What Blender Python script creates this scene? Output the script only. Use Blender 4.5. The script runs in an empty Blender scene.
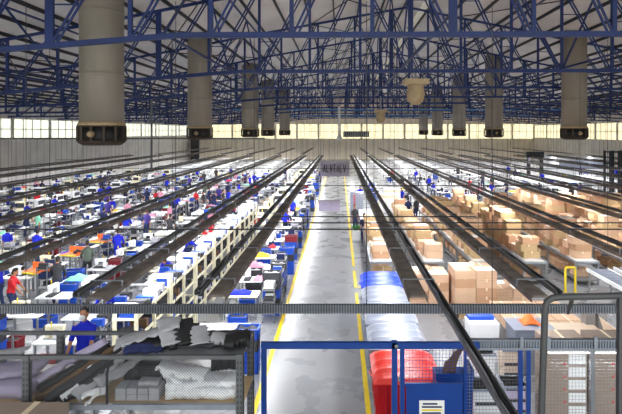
import bpy, math, random
from mathutils import Vector, Matrix
R = random.Random(7)
COL = bpy.context.scene.collection
H = 6.5; F = 500.0; VX = 340.0; VY = 132.0
def X_(px, Y): return (px - VX) * Y / F
def Z_(py, Y): return H - (py - VY) * Y / F

# ------------------------------------------------------------------ materials
MATS = {}
def mat(name, col, rough=.6, metal=0., var=.12, scale=3., bump=0., spec=.5, emit=0., emcol=None, stretch=None):
    m = bpy.data.materials.new(name); m.use_nodes = True
    nt = m.node_tree; b = nt.nodes['Principled BSDF']
    tc = nt.nodes.new('ShaderNodeTexCoord'); mp = nt.nodes.new('ShaderNodeMapping')
    nt.links.new(tc.outputs['Object'], mp.inputs[0])
    if stretch: mp.inputs['Scale'].default_value = stretch
    n = nt.nodes.new('ShaderNodeTexNoise'); n.inputs['Scale'].default_value = scale; n.inputs['Detail'].default_value = 4
    nt.links.new(mp.outputs[0], n.inputs['Vector'])
    r = nt.nodes.new('ShaderNodeValToRGB')
    r.color_ramp.elements[0].position = .3; r.color_ramp.elements[1].position = .7
    r.color_ramp.elements[0].color = [max(0, c * (1 - var)) for c in col] + [1]
    r.color_ramp.elements[1].color = [min(1, c * (1 + var)) for c in col] + [1]
    nt.links.new(n.outputs['Fac'], r.inputs[0]); nt.links.new(r.outputs[0], b.inputs['Base Color'])
    b.inputs['Roughness'].default_value = rough; b.inputs['Metallic'].default_value = metal
    b.inputs['Specular IOR Level'].default_value = spec
    if bump:
        bp = nt.nodes.new('ShaderNodeBump'); bp.inputs['Strength'].default_value = bump; bp.inputs['Distance'].default_value = .02
        nt.links.new(n.outputs['Fac'], bp.inputs['Height']); nt.links.new(bp.outputs[0], b.inputs['Normal'])
    if emit:
        b.inputs['Emission Color'].default_value = list(emcol or col) + [1]; b.inputs['Emission Strength'].default_value = emit
    MATS[name] = m; return m
def hexc(h):
    v = [int(h[i:i+2], 16) / 255 for i in (0, 2, 4)]
    return [c / 12.92 if c <= .04045 else ((c + .055) / 1.055) ** 2.4 for c in v]
mat('white', (.82, .83, .85), .45, var=.05)
mat('paper', (.85, .84, .82), .8, var=.05)
mat('offwhite', (.74, .74, .72), .55)
mat('cream', hexc('e2dcc0'), .5, var=.06)
mat('steel', (.30, .31, .33), .4, .6)
mat('darksteel', (.07, .07, .075), .5, .4)
mat('rackgrey', (.14, .145, .155), .5, .5)
mat('galv', (.33, .36, .42), .4, .6)
mat('black', (.012, .012, .014), .6, var=.3)
mat('charcoal', (.035, .035, .042), .75, var=.3)
mat('hair', (.012, .009, .008), .55)
mat('traybrown', (.19, .16, .14), .6, .2, var=.35, scale=2)
mat('trussblue', hexc('0a2660'), .45, .1, var=.2, scale=1)
mat('litchordblue', hexc('4a8ac8'), .5, .1)  # paler truss blue, with the light on a chord put into the colour
mat('gateblue', hexc('083c8c'), .4, .1, var=.08)
mat('crateblue', hexc('1048b8'), .45, var=.12)
mat('shirtblue', hexc('1426c8'), .85, var=.12, scale=12)
mat('navy', hexc('1a2450'), .85, var=.2, scale=10)
mat('binblue', hexc('2c4ad8'), .35, var=.06)
mat('binbluedark', hexc('1a38c8'), .4, var=.06)
mat('bingrey', hexc('8c92a2'), .3, var=.05)
mat('bingreydark', hexc('7c8496'), .4, var=.05)
mat('binred', hexc('e03a30'), .35, var=.05)
mat('binreddark', hexc('c00818'), .4, var=.06)
mat('red', hexc('d01824'), .6)
mat('maroon', hexc('7c1020'), .6)
mat('pink', hexc('d890a8'), .8)
mat('purple', hexc('4a3a90'), .85, var=.4, scale=14)
mat('mint', hexc('8cd8b8'), .85)
mat('greengrey', hexc('5a665c'), .85)
mat('magenta', hexc('c830b0'), .6)
mat('orange', hexc('e8702c'), .6)
mat('yellow', hexc('e8cc20'), .5)
mat('linen', hexc('f4f5fa'), .9, var=.06, scale=6)
mat('lilac', hexc('b4aac6'), .85, var=.1)
mat('clothgrey', hexc('a8a8ae'), .9, var=.12, scale=6)
mat('brownhide', hexc('6a5038'), .85, var=.25)
mat('teal', hexc('88b8b4'), .5)
mat('green', hexc('3c8a34'), .7, var=.35, scale=20)
mat('skin', hexc('b98264'), .6, var=.05)
mat('jeans', hexc('28345c'), .9, var=.2, scale=12)
mat('carton', hexc('bd9474'), .85, var=.1, scale=1.2)
mat('cartonlight', hexc('d0ad90'), .85, var=.1, scale=1.2)
mat('cartongold', hexc('b89c74'), .85, var=.1, scale=1.2)
mat('cartontaupe', hexc('948478'), .85, var=.08)
mat('tape', hexc('e6d2b4'), .4)
mat('cartonbeige', hexc('e2cdb8'), .85, var=.05)
mat('duct', hexc('8e867c'), .6, .15, var=.12, scale=1.4, stretch=(1, 1, .25), bump=.25)
mat('ductdark', hexc('3a2e26'), .6, .2, var=.4, scale=5)
mat('beigemetal', hexc('b09a78'), .5, .1)
mat('roof', hexc('dcd8d4'), .8, var=.12, scale=.4)
mat('purlin', (.018, .018, .024), .6)
mat('rust', hexc('4a2c24'), .7)
mat('tube', (.9, .92, 1.), .5, emit=6, emcol=(1, .99, 1.))
mat('signgrey', hexc('a49cae'), .7, var=.1)
mat('yellowpaint', hexc('e4c414'), .5, var=.1, scale=3)

def nodes_of(m): return m.node_tree, m.node_tree.nodes['Principled BSDF']
# concrete floor: trowel clouds, joints
def floor_mat():
    m = mat('floor', (.25, .255, .27), .3, var=.12, scale=.5)
    nt, b = nodes_of(m)
    tc = nt.nodes.new('ShaderNodeTexCoord')
    n = nt.nodes.new('ShaderNodeTexNoise'); n.inputs['Scale'].default_value = .9; n.inputs['Detail'].default_value = 3; n.inputs['Roughness'].default_value = .5
    nt.links.new(tc.outputs['Object'], n.inputs['Vector'])
    mr = nt.nodes.new('ShaderNodeMapRange'); mr.inputs[1].default_value = .3; mr.inputs[2].default_value = .7
    mr.inputs[3].default_value = .24; mr.inputs[4].default_value = .33
    nt.links.new(n.outputs['Fac'], mr.inputs[0]); nt.links.new(mr.outputs[0], b.inputs['Roughness'])
    mx = nt.nodes.new('ShaderNodeMixRGB'); mx.blend_type = 'MULTIPLY'; mx.inputs[0].default_value = 1
    r0 = b.inputs['Base Color'].links[0].from_socket
    cr = nt.nodes.new('ShaderNodeValToRGB'); cr.color_ramp.elements[0].position = .35; cr.color_ramp.elements[0].color = (.94, .94, .95, 1)
    cr.color_ramp.elements[1].position = .62; cr.color_ramp.elements[1].color = (1, 1, 1, 1)
    nt.links.new(n.outputs['Fac'], cr.inputs[0]); nt.links.new(r0, mx.inputs[1]); nt.links.new(cr.outputs[0], mx.inputs[2])
    nt.links.new(mx.outputs[0], b.inputs['Base Color'])
floor_mat()
# corrugated cladding
def clad(name, col, axis):
    m = mat(name, col, .6, .1, var=.1, scale=.6); nt, b = nodes_of(m)
    tc = nt.nodes.new('ShaderNodeTexCoord'); w = nt.nodes.new('ShaderNodeTexWave'); w.bands_direction = axis
    w.inputs['Scale'].default_value = .25; w.wave_profile = 'SIN'
    nt.links.new(tc.outputs['Object'], w.inputs['Vector'])
    cr = nt.nodes.new('ShaderNodeValToRGB'); cr.color_ramp.elements[0].position = .02; cr.color_ramp.elements[0].color = (.72, .72, .72, 1)
    cr.color_ramp.elements[1].position = .08; cr.color_ramp.elements[1].color = (1, 1, 1, 1)
    nt.links.new(w.outputs[0], cr.inputs[0])
    mx = nt.nodes.new('ShaderNodeMixRGB'); mx.blend_type = 'MULTIPLY'; mx.inputs[0].default_value = 1
    r0 = b.inputs['Base Color'].links[0].from_socket
    nt.links.new(r0, mx.inputs[1]); nt.links.new(cr.outputs[0], mx.inputs[2]); nt.links.new(mx.outputs[0], b.inputs['Base Color'])
clad('cladfar', hexc('e4d8c4'), 'X'); clad('cladleft', hexc('e6e2de'), 'Y'); clad('cladright', hexc('dcd6ce'), 'Y')
# window panes: frosted sheet that lets the daylight through
def pane(name, tint):
    m = bpy.data.materials.new(name); m.use_nodes = True; nt = m.node_tree
    for n in list(nt.nodes): nt.nodes.remove(n)
    o = nt.nodes.new('ShaderNodeOutputMaterial'); t = nt.nodes.new('ShaderNodeBsdfTransparent'); d = nt.nodes.new('ShaderNodeBsdfTranslucent')
    g = nt.nodes.new('ShaderNodeBsdfGlossy'); g.inputs['Roughness'].default_value = .2
    x = nt.nodes.new('ShaderNodeMixShader'); x.inputs[0].default_value = .3; y = nt.nodes.new('ShaderNodeMixShader'); y.inputs[0].default_value = .04
    n = nt.nodes.new('ShaderNodeTexNoise'); n.inputs['Scale'].default_value = .5; tc = nt.nodes.new('ShaderNodeTexCoord')
    r = nt.nodes.new('ShaderNodeValToRGB'); r.color_ramp.elements[0].color = [c * .8 for c in tint] + [1]; r.color_ramp.elements[1].color = list(tint) + [1]
    nt.links.new(tc.outputs['Object'], n.inputs[0]); nt.links.new(n.outputs[0], r.inputs[0])
    nt.links.new(r.outputs[0], t.inputs[0]); nt.links.new(r.outputs[0], d.inputs[0])
    nt.links.new(t.outputs[0], x.inputs[1]); nt.links.new(d.outputs[0], x.inputs[2])
    nt.links.new(x.outputs[0], y.inputs[1]); nt.links.new(g.outputs[0], y.inputs[2]); nt.links.new(y.outputs[0], o.inputs[0])
    MATS[name] = m
pane('panewarm', (1., .93, .76)); pane('panecool', (1, 1., .92)); pane('skylight', (.5, .47, .43))

# ------------------------------------------------------------------ mesh builder
class MB:
    def __init__(s): s.v = []; s.f = []; s.mi = []; s.sm = []; s.ms = []
    def m(s, name):
        if name not in s.ms: s.ms.append(name)
        return s.ms.index(name)
    def add(s, vs, fs, mt=None, smooth=False):
        o = len(s.v); s.v += [tuple(v) for v in vs]; i = s.m(mt) if mt else 0
        for f in fs: s.f.append([a + o for a in f]); s.mi.append(i); s.sm.append(smooth)
        return s
    def box(s, x0, x1, y0, y1, z0, z1, mt=None, M=None):
        vs = [Vector((x, y, z)) for z in (z0, z1) for y in (y0, y1) for x in (x0, x1)]
        if M: vs = [M @ v for v in vs]
        return s.add(vs, [(0, 2, 3, 1), (4, 5, 7, 6), (0, 1, 5, 4), (2, 6, 7, 3), (0, 4, 6, 2), (1, 3, 7, 5)], mt)
    def frus(s, x0, x1, y0, y1, z0, z1, d, mt=None):   # box that narrows by d at the bottom
        vs = [(x0+d, y0+d, z0), (x1-d, y0+d, z0), (x0+d, y1-d, z0), (x1-d, y1-d, z0), (x0, y0, z1), (x1, y0, z1), (x0, y1, z1), (x1, y1, z1)]
        return s.add(vs, [(0, 2, 3, 1), (4, 5, 7, 6), (0, 1, 5, 4), (2, 6, 7, 3), (0, 4, 6, 2), (1, 3, 7, 5)], mt)
    def bar(s, a, b, w, h=None, mt=None, up=(0, 0, 1)):
        a = Vector(a); b = Vector(b); h = h or w; d = (b - a)
        if d.length < 1e-6: return s
        d.normalize(); u = Vector(up)
        if abs(d.dot(u)) > .98: u = Vector((0, 1, 0))
        sx = d.cross(u).normalized(); uy = sx.cross(d)
        vs = [p + sx * i * w / 2 + uy * j * h / 2 for p in (a, b) for i, j in ((-1, -1), (1, -1), (1, 1), (-1, 1))]
        return s.add(vs, [(0, 1, 2, 3), (7, 6, 5, 4), (0, 4, 5, 1), (1, 5, 6, 2), (2, 6, 7, 3), (3, 7, 4, 0)], mt)
    def loft(s, pts, rad, side=(1, 0, 0), n=12, mt=None, caps=True):
        pts = [Vector(p) for p in pts]; rad = [r if isinstance(r, (tuple, list)) else (r, r) for r in rad]
        if caps:
            a = (pts[0] - pts[1]).normalized(); b = (pts[-1] - pts[-2]).normalized(); r0 = rad[0]; r1 = rad[-1]
            P = []; Q = []
            for t in (1., .8, .45): P.append(pts[0] + a * min(r0) * t); k = math.sqrt(max(1 - t * t, .0025)); Q.append((r0[0] * k, r0[1] * k))
            P += pts; Q += rad
            for t in (.45, .8, 1.): P.append(pts[-1] + b * min(r1) * t); k = math.sqrt(max(1 - t * t, .0025)); Q.append((r1[0] * k, r1[1] * k))
            pts, rad = P, Q
        vs = []; fs = []; m = len(pts)
        for i, p in enumerate(pts):
            t = (pts[min(i + 1, m - 1)] - pts[max(i - 1, 0)]).normalized(); sd = Vector(side)
            if abs(t.dot(sd)) > .95: sd = Vector((0, 1, 0)) if abs(t.y) < .8 else Vector((0, 0, 1))
            x = (sd - t * t.dot(sd)).normalized(); y = t.cross(x)
            for k in range(n):
                an = 2 * math.pi * k / n; vs.append(p + x * math.cos(an) * rad[i][0] + y * math.sin(an) * rad[i][1])
        for i in range(m - 1):
            for k in range(n): fs.append((i * n + k, i * n + (k + 1) % n, (i + 1) * n + (k + 1) % n, (i + 1) * n + k))
        fs.append(tuple(range(n))[::-1]); fs.append(tuple((m - 1) * n + k for k in range(n)))
        return s.add(vs, fs, mt, True)
    def cyl(s, a, b, r, r2=None, n=16, mt=None): return s.loft([a, b], [r, r if r2 is None else r2], n=n, mt=mt, caps=False)
    def lathe(s, prof, c=(0, 0), n=24, mt=None):
        vs = []; fs = []; m = len(prof)
        for r, z in prof:
            for k in range(n): a = 2 * math.pi * k / n; vs.append((c[0] + r * math.cos(a), c[1] + r * math.sin(a), z))
        for i in range(m - 1):
            for k in range(n): fs.append((i * n + k, i * n + (k + 1) % n, (i + 1) * n + (k + 1) % n, (i + 1) * n + k))
        fs.append(tuple(range(n))[::-1]); fs.append(tuple((m - 1) * n + k for k in range(n)))
        return s.add(vs, fs, mt, True)
    def sheet(s, x0, x1, y0, y1, zf, nx=10, ny=10, th=.012, mt=None, edge=None):
        top = []; bot = []
        for j in range(ny + 1):
            for i in range(nx + 1):
                u = i / nx; v = j / ny; ex, ey = (edge(u, v) if edge else (0, 0))
                x = x0 + (x1 - x0) * u + ex; y = y0 + (y1 - y0) * v + ey; z = zf(x, y)
                top.append((x, y, z + th)); bot.append((x, y, z))
        N = len(top); fs = []; w = nx + 1
        for j in range(ny):
            for i in range(nx):
                a = j * w + i; fs.append((a, a + 1, a + w + 1, a + w)); fs.append((N + a, N + a + w, N + a + w + 1, N + a + 1))
        rim = [i for i in range(nx + 1)] + [j * w + nx for j in range(1, ny + 1)] + [ny * w + i for i in range(nx - 1, -1, -1)] + [j * w for j in range(ny - 1, 0, -1)]
        for k in range(len(rim)):
            a, b = rim[k], rim[(k + 1) % len(rim)]; fs.append((a, N + a, N + b, b))
        return s.add(top + bot, fs, mt, True)
    def mesh(s, name, default=None):
        me = bpy.data.meshes.new(name); me.from_pydata(s.v, [], s.f)
        for k in (s.ms or [default]): me.materials.append(MATS[k])
        me.polygons.foreach_set('material_index', s.mi); me.polygons.foreach_set('use_smooth', s.sm); me.update(); return me
    def build(s, name, mt=None, parent=None, loc=None):
        if mt and not s.ms: s.ms = [mt]
        o = bpy.data.objects.new(name, s.mesh(name, mt)); COL.objects.link(o)
        if parent: o.parent = parent
        if loc: o.location = loc
        return o
def tag(o, label, cat, group=None, kind=None):
    if label: o['label'] = label
    if cat: o['category'] = cat
    if group: o['group'] = group
    if kind: o['kind'] = kind
    return o
def thing(name, label, cat, loc=(0, 0, 0), rz=0, group=None):
    o = bpy.data.objects.new(name, None); COL.objects.link(o); o.location = loc; o.rotation_euler = (0, 0, rz); o.empty_display_size = .1
    return tag(o, label, cat, group)
def struct(o): o['kind'] = 'structure'; return o
def copy_tree(o, parent=None):
    c = o.copy(); COL.objects.link(c)
    if parent: c.parent = parent
    for ch in KIDS.get(o.name, ()): copy_tree(ch, c)
    return c
KIDS = {}
def snapshot(root):   # remember the parts of a prototype so that copying is quick
    def rec(o):
        KIDS[o.name] = list(o.children)
        for c in o.children: rec(c)
    rec(root)
PROTOS = []
class Proto:
    """first use places the prototype itself; later uses copy it with all its parts"""
    def __init__(s, root): s.root = root; s.used = False; snapshot(root); PROTOS.append(s)
    def put(s, loc, rz, label, group=None, sc=None):
        if not s.used: s.used = True; o = s.root
        else: o = copy_tree(s.root)
        o.location = loc; o.rotation_euler = (0, 0, rz); o['label'] = label
        if sc: o.scale = sc
        if group: o['group'] = group
        elif 'group' in o: del o['group']
        return o
ORD = ['', 'first', 'second', 'third', 'fourth', 'fifth', 'sixth', 'seventh', 'eighth', 'ninth', 'tenth', 'eleventh', 'twelfth', 'thirteenth', 'fourteenth', 'fifteenth', 'sixteenth', 'seventeenth', 'eighteenth', 'nineteenth', 'twentieth']
def nth(n):
    if n <= 20: return ORD[n]
    if n < 30: return 'twenty-' + ORD[n - 20]
    if n == 30: return 'thirtieth'
    return 'thirty-' + ORD[n - 30]

# ------------------------------------------------------------------ shell
XL, XR, YF, Y0 = -35., 45., 116., -2.
def ip(tab, x):
    for (a, za), (b, zb) in zip(tab, tab[1:]):
        if x <= b: return za + (zb - za) * (x - a) / (b - a)
    return tab[-1][1]
BOT = [(-35, 8.1), (-24, 8.2), (-16.5, 8.45), (-10.5, 9.05), (-5, 9.5), (14, 9.55), (20, 9.4), (30, 8.9), (45, 8.2)]
TOP = [(-35, 9.5), (-16.5, 11.1), (-10.5, 12.2), (-7, 12.9), (4.6, 15.0), (14, 13.1), (20, 11.9), (30, 10.6), (45, 9.6)]
struct(MB().box(XL - .2, XR + .2, Y0, YF + .2, -.2, 0).build('floor', 'floor'))
# walls with a band of windows
def wall_far():
    m = MB(); m.box(XL, XR, YF, YF + .2, 0, 4.95); m.box(XL, XR, YF, YF + .2, 8.35, 9.6); m.add([(-35, YF, 9.6), (45, YF, 9.6), (4.6, YF, 15.2), (-35, YF + .2, 9.6), (45, YF + .2, 9.6), (4.6, YF + .2, 15.2)], [(0, 1, 2), (5, 4, 3), (0, 3, 4, 1), (1, 4, 5, 2), (2, 5, 3, 0)])
    for k in range(17):
        x = XL + k * 5; m.box(x - .18, x + .18, YF, YF + .2, 4.95, 8.35)
    o = struct(m.build('wall_far', 'cladfar'))
    for k in range(16):
        x0 = XL + k * 5 + .18; x1 = x0 + 4.64
        w = struct(MB().box(x0, x1, YF + .08, YF + .1, 4.95, 8.35).build('window_%d' % (k + 1), 'panewarm'))
        f = MB()
        for j in range(4): x = x0 + (x1 - x0) * j / 3; f.box(x - .035, x + .035, YF + .04, YF + .14, 4.95, 8.35)
        f.box(x0, x1, YF + .04, YF + .14, 6.6, 6.68); f.build('window_frame', 'offwhite', w)
wall_far()
def wall_side(name, x, z0, z1, ztop, mt, panemt, n0, thick):
    m = MB(); a, b = min(x, x + thick), max(x, x + thick)
    m.box(a, b, Y0, YF, 0, z0); m.box(a, b, Y0, YF, z1, ztop)
    N = 17; st = (YF - Y0) / N
    for k in range(N + 1): y = Y0 + k * st; m.box(a, b, max(Y0, y - .2), min(YF, y + .2), z0, z1)
    struct(m.build(name, mt))
    for k in range(N):
        y0 = Y0 + k * st + .2; y1 = y0 + st - .4
        w = struct(MB().box(x + thick * .4, x + thick * .5, y0, y1, z0, z1).build('window_%d' % (n0 + k), panemt))
        f = MB(); c0, c1 = min(x + thick * .2, x + thick * .7), max(x + thick * .2, x + thick * .7)
        for j in range(5): y = y0 + (y1 - y0) * j / 4; f.box(c0, c1, y - .04, y + .04, z0, z1)
        f.box(c0, c1, y0, y1, (z0 + z1) / 2 - .05, (z0 + z1) / 2 + .03); f.build('window_frame', 'steel', w)
wall_side('wall_left', XL, 5.75, 7.9, 9.8, 'cladleft', 'panecool', 20, -.2)
wall_side('wall_right', XR, 5.2, 8.0, 9.9, 'cladright', 'panewarm', 40, .2)
# ceiling: slab following the top chords, slot for the ridge skylight
def ceiling():
    m = MB(); xs = [p[0] for p in TOP] + [5.5, 6.2]; xs = sorted(set(xs))
    for a, b in zip(xs, xs[1:]):
        if abs(a - 5.5) < .01: continue
        za, zb = ip(TOP, a) + .25, ip(TOP, b) + .25
        m.add([(a, Y0, za), (b, Y0, zb), (b, YF, zb), (a, YF, za), (a, Y0, za + .12), (b, Y0, zb + .12), (b, YF, zb + .12), (a, YF, za + .12)],
              [(0, 3, 2, 1), (4, 5, 6, 7), (0, 1, 5, 4), (2, 3, 7, 6), (0, 4, 7, 3), (1, 2, 6, 5)])
    c = struct(m.build('ceiling', 'roof'))
    za, zb = ip(TOP, 5.5) + .3, ip(TOP, 6.2) + .3
    MB().add([(5.5, Y0, za), (6.2, Y0, zb), (6.2, YF, zb), (5.5, YF, za), (5.5, Y0, za + .03), (6.2, Y0, zb + .03), (6.2, YF, zb + .03), (5.5, YF, za + .03)],
             [(0, 3, 2, 1), (4, 5, 6, 7), (0, 1, 5, 4), (2, 3, 7, 6), (0, 4, 7, 3), (1, 2, 6, 5)]).build('skylight', 'skylight', c)
    x = XL + 1
    while x < XR - .5:
        z = ip(TOP, x) + .14
        MB().box(x - .04, x + .04, Y0, YF - .05, z - .08, z + .1).build('purlin', 'purlin', c)
        x += 1.6
    # dark cross bracing under the roof sheets, between the trusses
    for k in range(10):
        ya = 15.5 + 9.3 * k; yb = ya + 9.3
        br = MB()
        for a in range(-32, 42, 10):
            for (p, q) in ((a, a + 5), (a + 5, a)):
                br.bar((p, ya, ip(TOP, p) + .02), (q, yb, ip(TOP, q) + .02), .05)
        br.build('bracing', 'purlin', c)
ceiling()
# yellow floor lines
def line(n, x0, x1, y0, y1): struct(MB().box(x0, x1, y0, y1, 0, .004).build('trim_%d' % n, 'yellowpaint'))
line(1, -2.06, -1.94, 8, 112); line(2, .60, .72, 8, 20.2); line(3, .60, .72, 24.2, 112); line(4, .72, 2.3, 20.9, 21.0); line(5, .60, .72, 20.9, 23.4)

# ------------------------------------------------------------------ roof trusses
def truss(i, Y):
    place = ['nearest', 'second', 'third', 'fourth', 'fifth', 'sixth', 'seventh', 'eighth', 'ninth', 'tenth', 'farthest'][i]
    t = thing('roof_truss', 'long blue steel lattice roof truss spanning the hall, %s%s' % (place, '' if place in ('nearest', 'farthest') else ' from the camera'), 'roof truss', (0, Y, 0), 0, 'blue roof trusses')
    b = MB(); c = MB()
    for (x, z), (x2, z2) in zip(BOT, BOT[1:]): b.bar((x, 0, z), (x2, 0, z2), .14, .17)
    for (x, z), (x2, z2) in zip(TOP, TOP[1:]): c.bar((x, 0, z), (x2, 0, z2), .12, .14)
    b.build('bottom_chord', 'trussblue', t); c.build('top_chord', 'trussblue', t)
    step = 2.5; x = -34 ; k = 0
    while x < 44.5:
        zb, zt = ip(BOT, x), ip(TOP, x)
        w = .26 if k % 5 == 0 else .13
        MB().bar((x, 0, zb), (x, 0, zt), w, .1, up=(0, 1, 0)).build('vertical', 'trussblue', t)
        if x + step < 44.5:
            if x < 1: p, q = (x + .12, ip(BOT, x)), (x + step - .1, ip(TOP, x + step))
            else: p, q = (x, ip(TOP, x)), (x + step - .12, ip(BOT, x + step))
            d = MB()
            for s in (-.075, .075): d.bar((p[0] + s, -.03, p[1]), (q[0] + s, -.03, q[1]), .06, .06)
            d.bar((p[0] - .09, -.03, (p[1]*2+q[1])/3), (p[0] + .09 + (q[0]-p[0])*.33, -.03, (p[1]*2+q[1])/3), .04)
            d.build('diagonal', 'trussblue', t)
        x += step; k += 1
for i in range(11): truss(i, 15.5 + 9.3 * i)
# longitudinal bracing frames between the trusses
LB = ['leftmost'] + ['%s from the left' % nth(i) for i in range(2, 6)] + ['rightmost']
for i, x in enumerate((-21.5, -13.5, -5.5, 3.0, 11, 21.5)):
    t = thing('bracing_truss', 'blue lattice bracing frame running lengthwise under the roof, %s' % LB[i], 'bracing truss', (x, 0, 0), 0, 'lengthwise bracing frames')
    zb = ip(BOT, x) + .1; zt = ip(TOP, x) - .1
    MB().box(-.04, .04, 15.5, 108.5, zb - .04, zb + .04).build('bottom_rail', 'trussblue', t)
    if zt - zb > .5:
        MB().box(-.04, .04, 15.5, 108.5, zt - .04, zt + .04).build('top_rail', 'trussblue', t)
        for k in range(20):
            y = 15.5 + 4.65 * k; d = MB()
            if k % 2 == 0: d.bar((0, y + .1, zb), (0, y + 4.65, zt), .07)
            else: d.bar((0, y, zt), (0, y + 4.55, zb), .07)
            d.build('diagonal', 'trussblue', t)
for i, (y, z) in enumerate(((64, 9.35), (83, 9.2))):  # added strips whose brighter blue paints a truss chord catching more light
    tag(MB().box(-14, 32, y - .06, y + .06, z - .09, z + .06).build('lit_chord', 'litchordblue'),
        ('bright blue strip below the trusses, painted as a lit chord, nearer one', 'bright blue strip below the trusses, painted as a lit chord, farther one')[i], 'beam', 'strips painted as lit truss chords')
# ------------------------------------------------------------------ ducts
def duct(x, y, r, label, grp, zb=6.0):
    t = thing('ventilation_duct', label, 'ventilation duct', (x, y, 0), 0, grp)
    top = ip(TOP, x) + .24
    pr = [(r, zb + .85), (r, zb + 2.55), (r, zb + 2.6), (r + .02, zb + 2.61), (r + .02, zb + 2.68), (r, zb + 2.69), (r, zb + 2.75), (r, zb + 4.9), (r, zb + 4.95), (r + .02, zb + 4.96), (r + .02, zb + 5.02), (r, zb + 5.03), (r, zb + 5.1), (r, top)]
    MB().lathe(pr, n=32).build('duct_pipe', 'duct', t)
    MB().lathe([(r * .98, zb + .7), (r * 1.08, zb + .72), (r * 1.08, zb + .8), (r, zb + .88)], n=32).build('collar', 'beigemetal', t)
    MB().lathe([(r * .8, zb + .12), (r * .9, zb + .2), (r * .9, zb + .7)], n=32).build('vent_core', 'black', t)
    m = MB()
    for k in range(12):
        a = 2 * math.pi * k / 12; m.bar((r * 1.05 * math.cos(a), r * 1.05 * math.sin(a), zb + .15), (r * 1.05 * math.cos(a), r * 1.05 * math.sin(a), zb + .74), .09, .05)
    m.lathe([(r * 1.0, zb + .68), (r * 1.09, zb + .68), (r * 1.09, zb + .74), (r * 1.0, zb + .74)], n=32); m.build('louvre_frame', 'ductdark', t)
    MB().lathe([(r * .85, zb), (r * 1.05, zb + .1), (r * 1.08, zb + .18), (r * .9, zb + .22)], n=32).build('bottom_ring', 'ductdark', t)
    MB().loft([(0, -r * 1.08, zb + .42), (0, -r * 1.2, zb + .42)], [.13, .1], n=12).build('vent_motor', 'beigemetal', t)
for i, y in enumerate((18.9, 33, 47, 61, 75)):
    duct((-9.0, -9.25, -8.45, -8.8, -8.3)[i], y, .78, 'large grey round ventilation duct hanging left of the aisle, %s' % ('biggest and nearest', 'second of its row', 'third of its row', 'fourth of its row', 'farthest of its row')[i], 'ventilation ducts left of the aisle')
for i, y in enumerate((33, 45, 60, 73, 88)):
    duct((15.45, 13.85, 14.3, 14.2, 14.7)[i], y, .78, 'large grey round ventilation duct hanging right of the aisle, %s' % ('nearest and rightmost', 'second of its row', 'third of its row', 'fourth of its row', 'farthest of its row')[i], 'ventilation ducts right of the aisle')
def globe(x, y, z, s, label):
    t = thing('hanging_ventilator', label, 'ventilator', (x, y, 0))
    MB().box(-.6*s, .6*s, -.5*s, .5*s, z + .5*s, z + .75*s).build('mounting_plate', 'beigemetal', t)
    MB().lathe([(.15*s, z - .5*s), (.36*s, z - .35*s), (.45*s, z - .05*s), (.45*s, z + .12*s), (.38*s, z + .3*s), (.42*s, z + .42*s), (.42*s, z + .5*s)], n=24).build('bowl', 'beigemetal', t)
    MB().cyl((0, 0, z + .75*s), (0, 0, ip(BOT, x)), .05).build('hanger_rod', 'steel', t)
globe(3.75, 24.8, 8.35, 1, 'beige round bowl-shaped ventilator hanging under the trusses above the aisle')
globe(3.4, 42, 7.7, .9, 'smaller beige round ventilator hanging farther down the hall, near the far windows')
t = thing('ceiling_box_heater', 'dark slatted box hanging in front of the far windows beside a pale pole', 'heater', (0, 60, 0))
m = MB(); m.box(.4, 3.5, 0, .8, 5.9, 6.55); m.build('casing', 'charcoal', t)
m = MB()
for k in range(12): m.box(.5 + k * .25, .6 + k * .25, -.03, 0, 5.95, 6.5)
m.build('grille', 'steel', t)
m = MB(); m.cyl((.6, .4, 6.55), (.6, .4, 9.5), .03); m.cyl((3.3, .4, 6.55), (3.3, .4, 9.5), .03); m.build('hanger_rod', 'steel', t)
m = MB(); m.cyl((-.08, 59, 6.0), (-.08, 59, 9.5), .13); m.lathe([(.12, 5.5), (.3, 5.6), (.3, 5.9), (.14, 6.1)], c=(-.08, 59)); tag(m.build('drop_pipe', 'offwhite'), 'pale vertical drop pipe hanging beside the dark slatted box', 'pipe')
# cross pipe high on the left
m = MB(); m.bar((-34.9, 40, 5.98), (-6, 40, 5.98), .16, .13); tag(m.build('cross_rail', 'rackgrey'), 'dark horizontal rail crossing high in front of the left wall windows', 'rail')
m = MB(); m.bar((-15, 39.8, 3.6), (-15, 39.8, 9.1), .13); tag(m.build('hanging_post', 'rackgrey'), 'dark vertical post hanging from the roof beside the left cross rail', 'post')
m = MB(); m.bar((XL + .1, 3, 1.95), (XL + .1, YF - 1, 1.95), .12, .1); tag(m.build('wall_rail', 'rust'), 'long rust-red rail fixed along the left wall', 'rail')
m = MB(); m.box(-34.3, -32.6, 114.8, 115.9, 0, 8.3); tag(m.build('corner_column', 'charcoal'), 'dark column in the far left corner of the hall', 'column')

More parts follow.
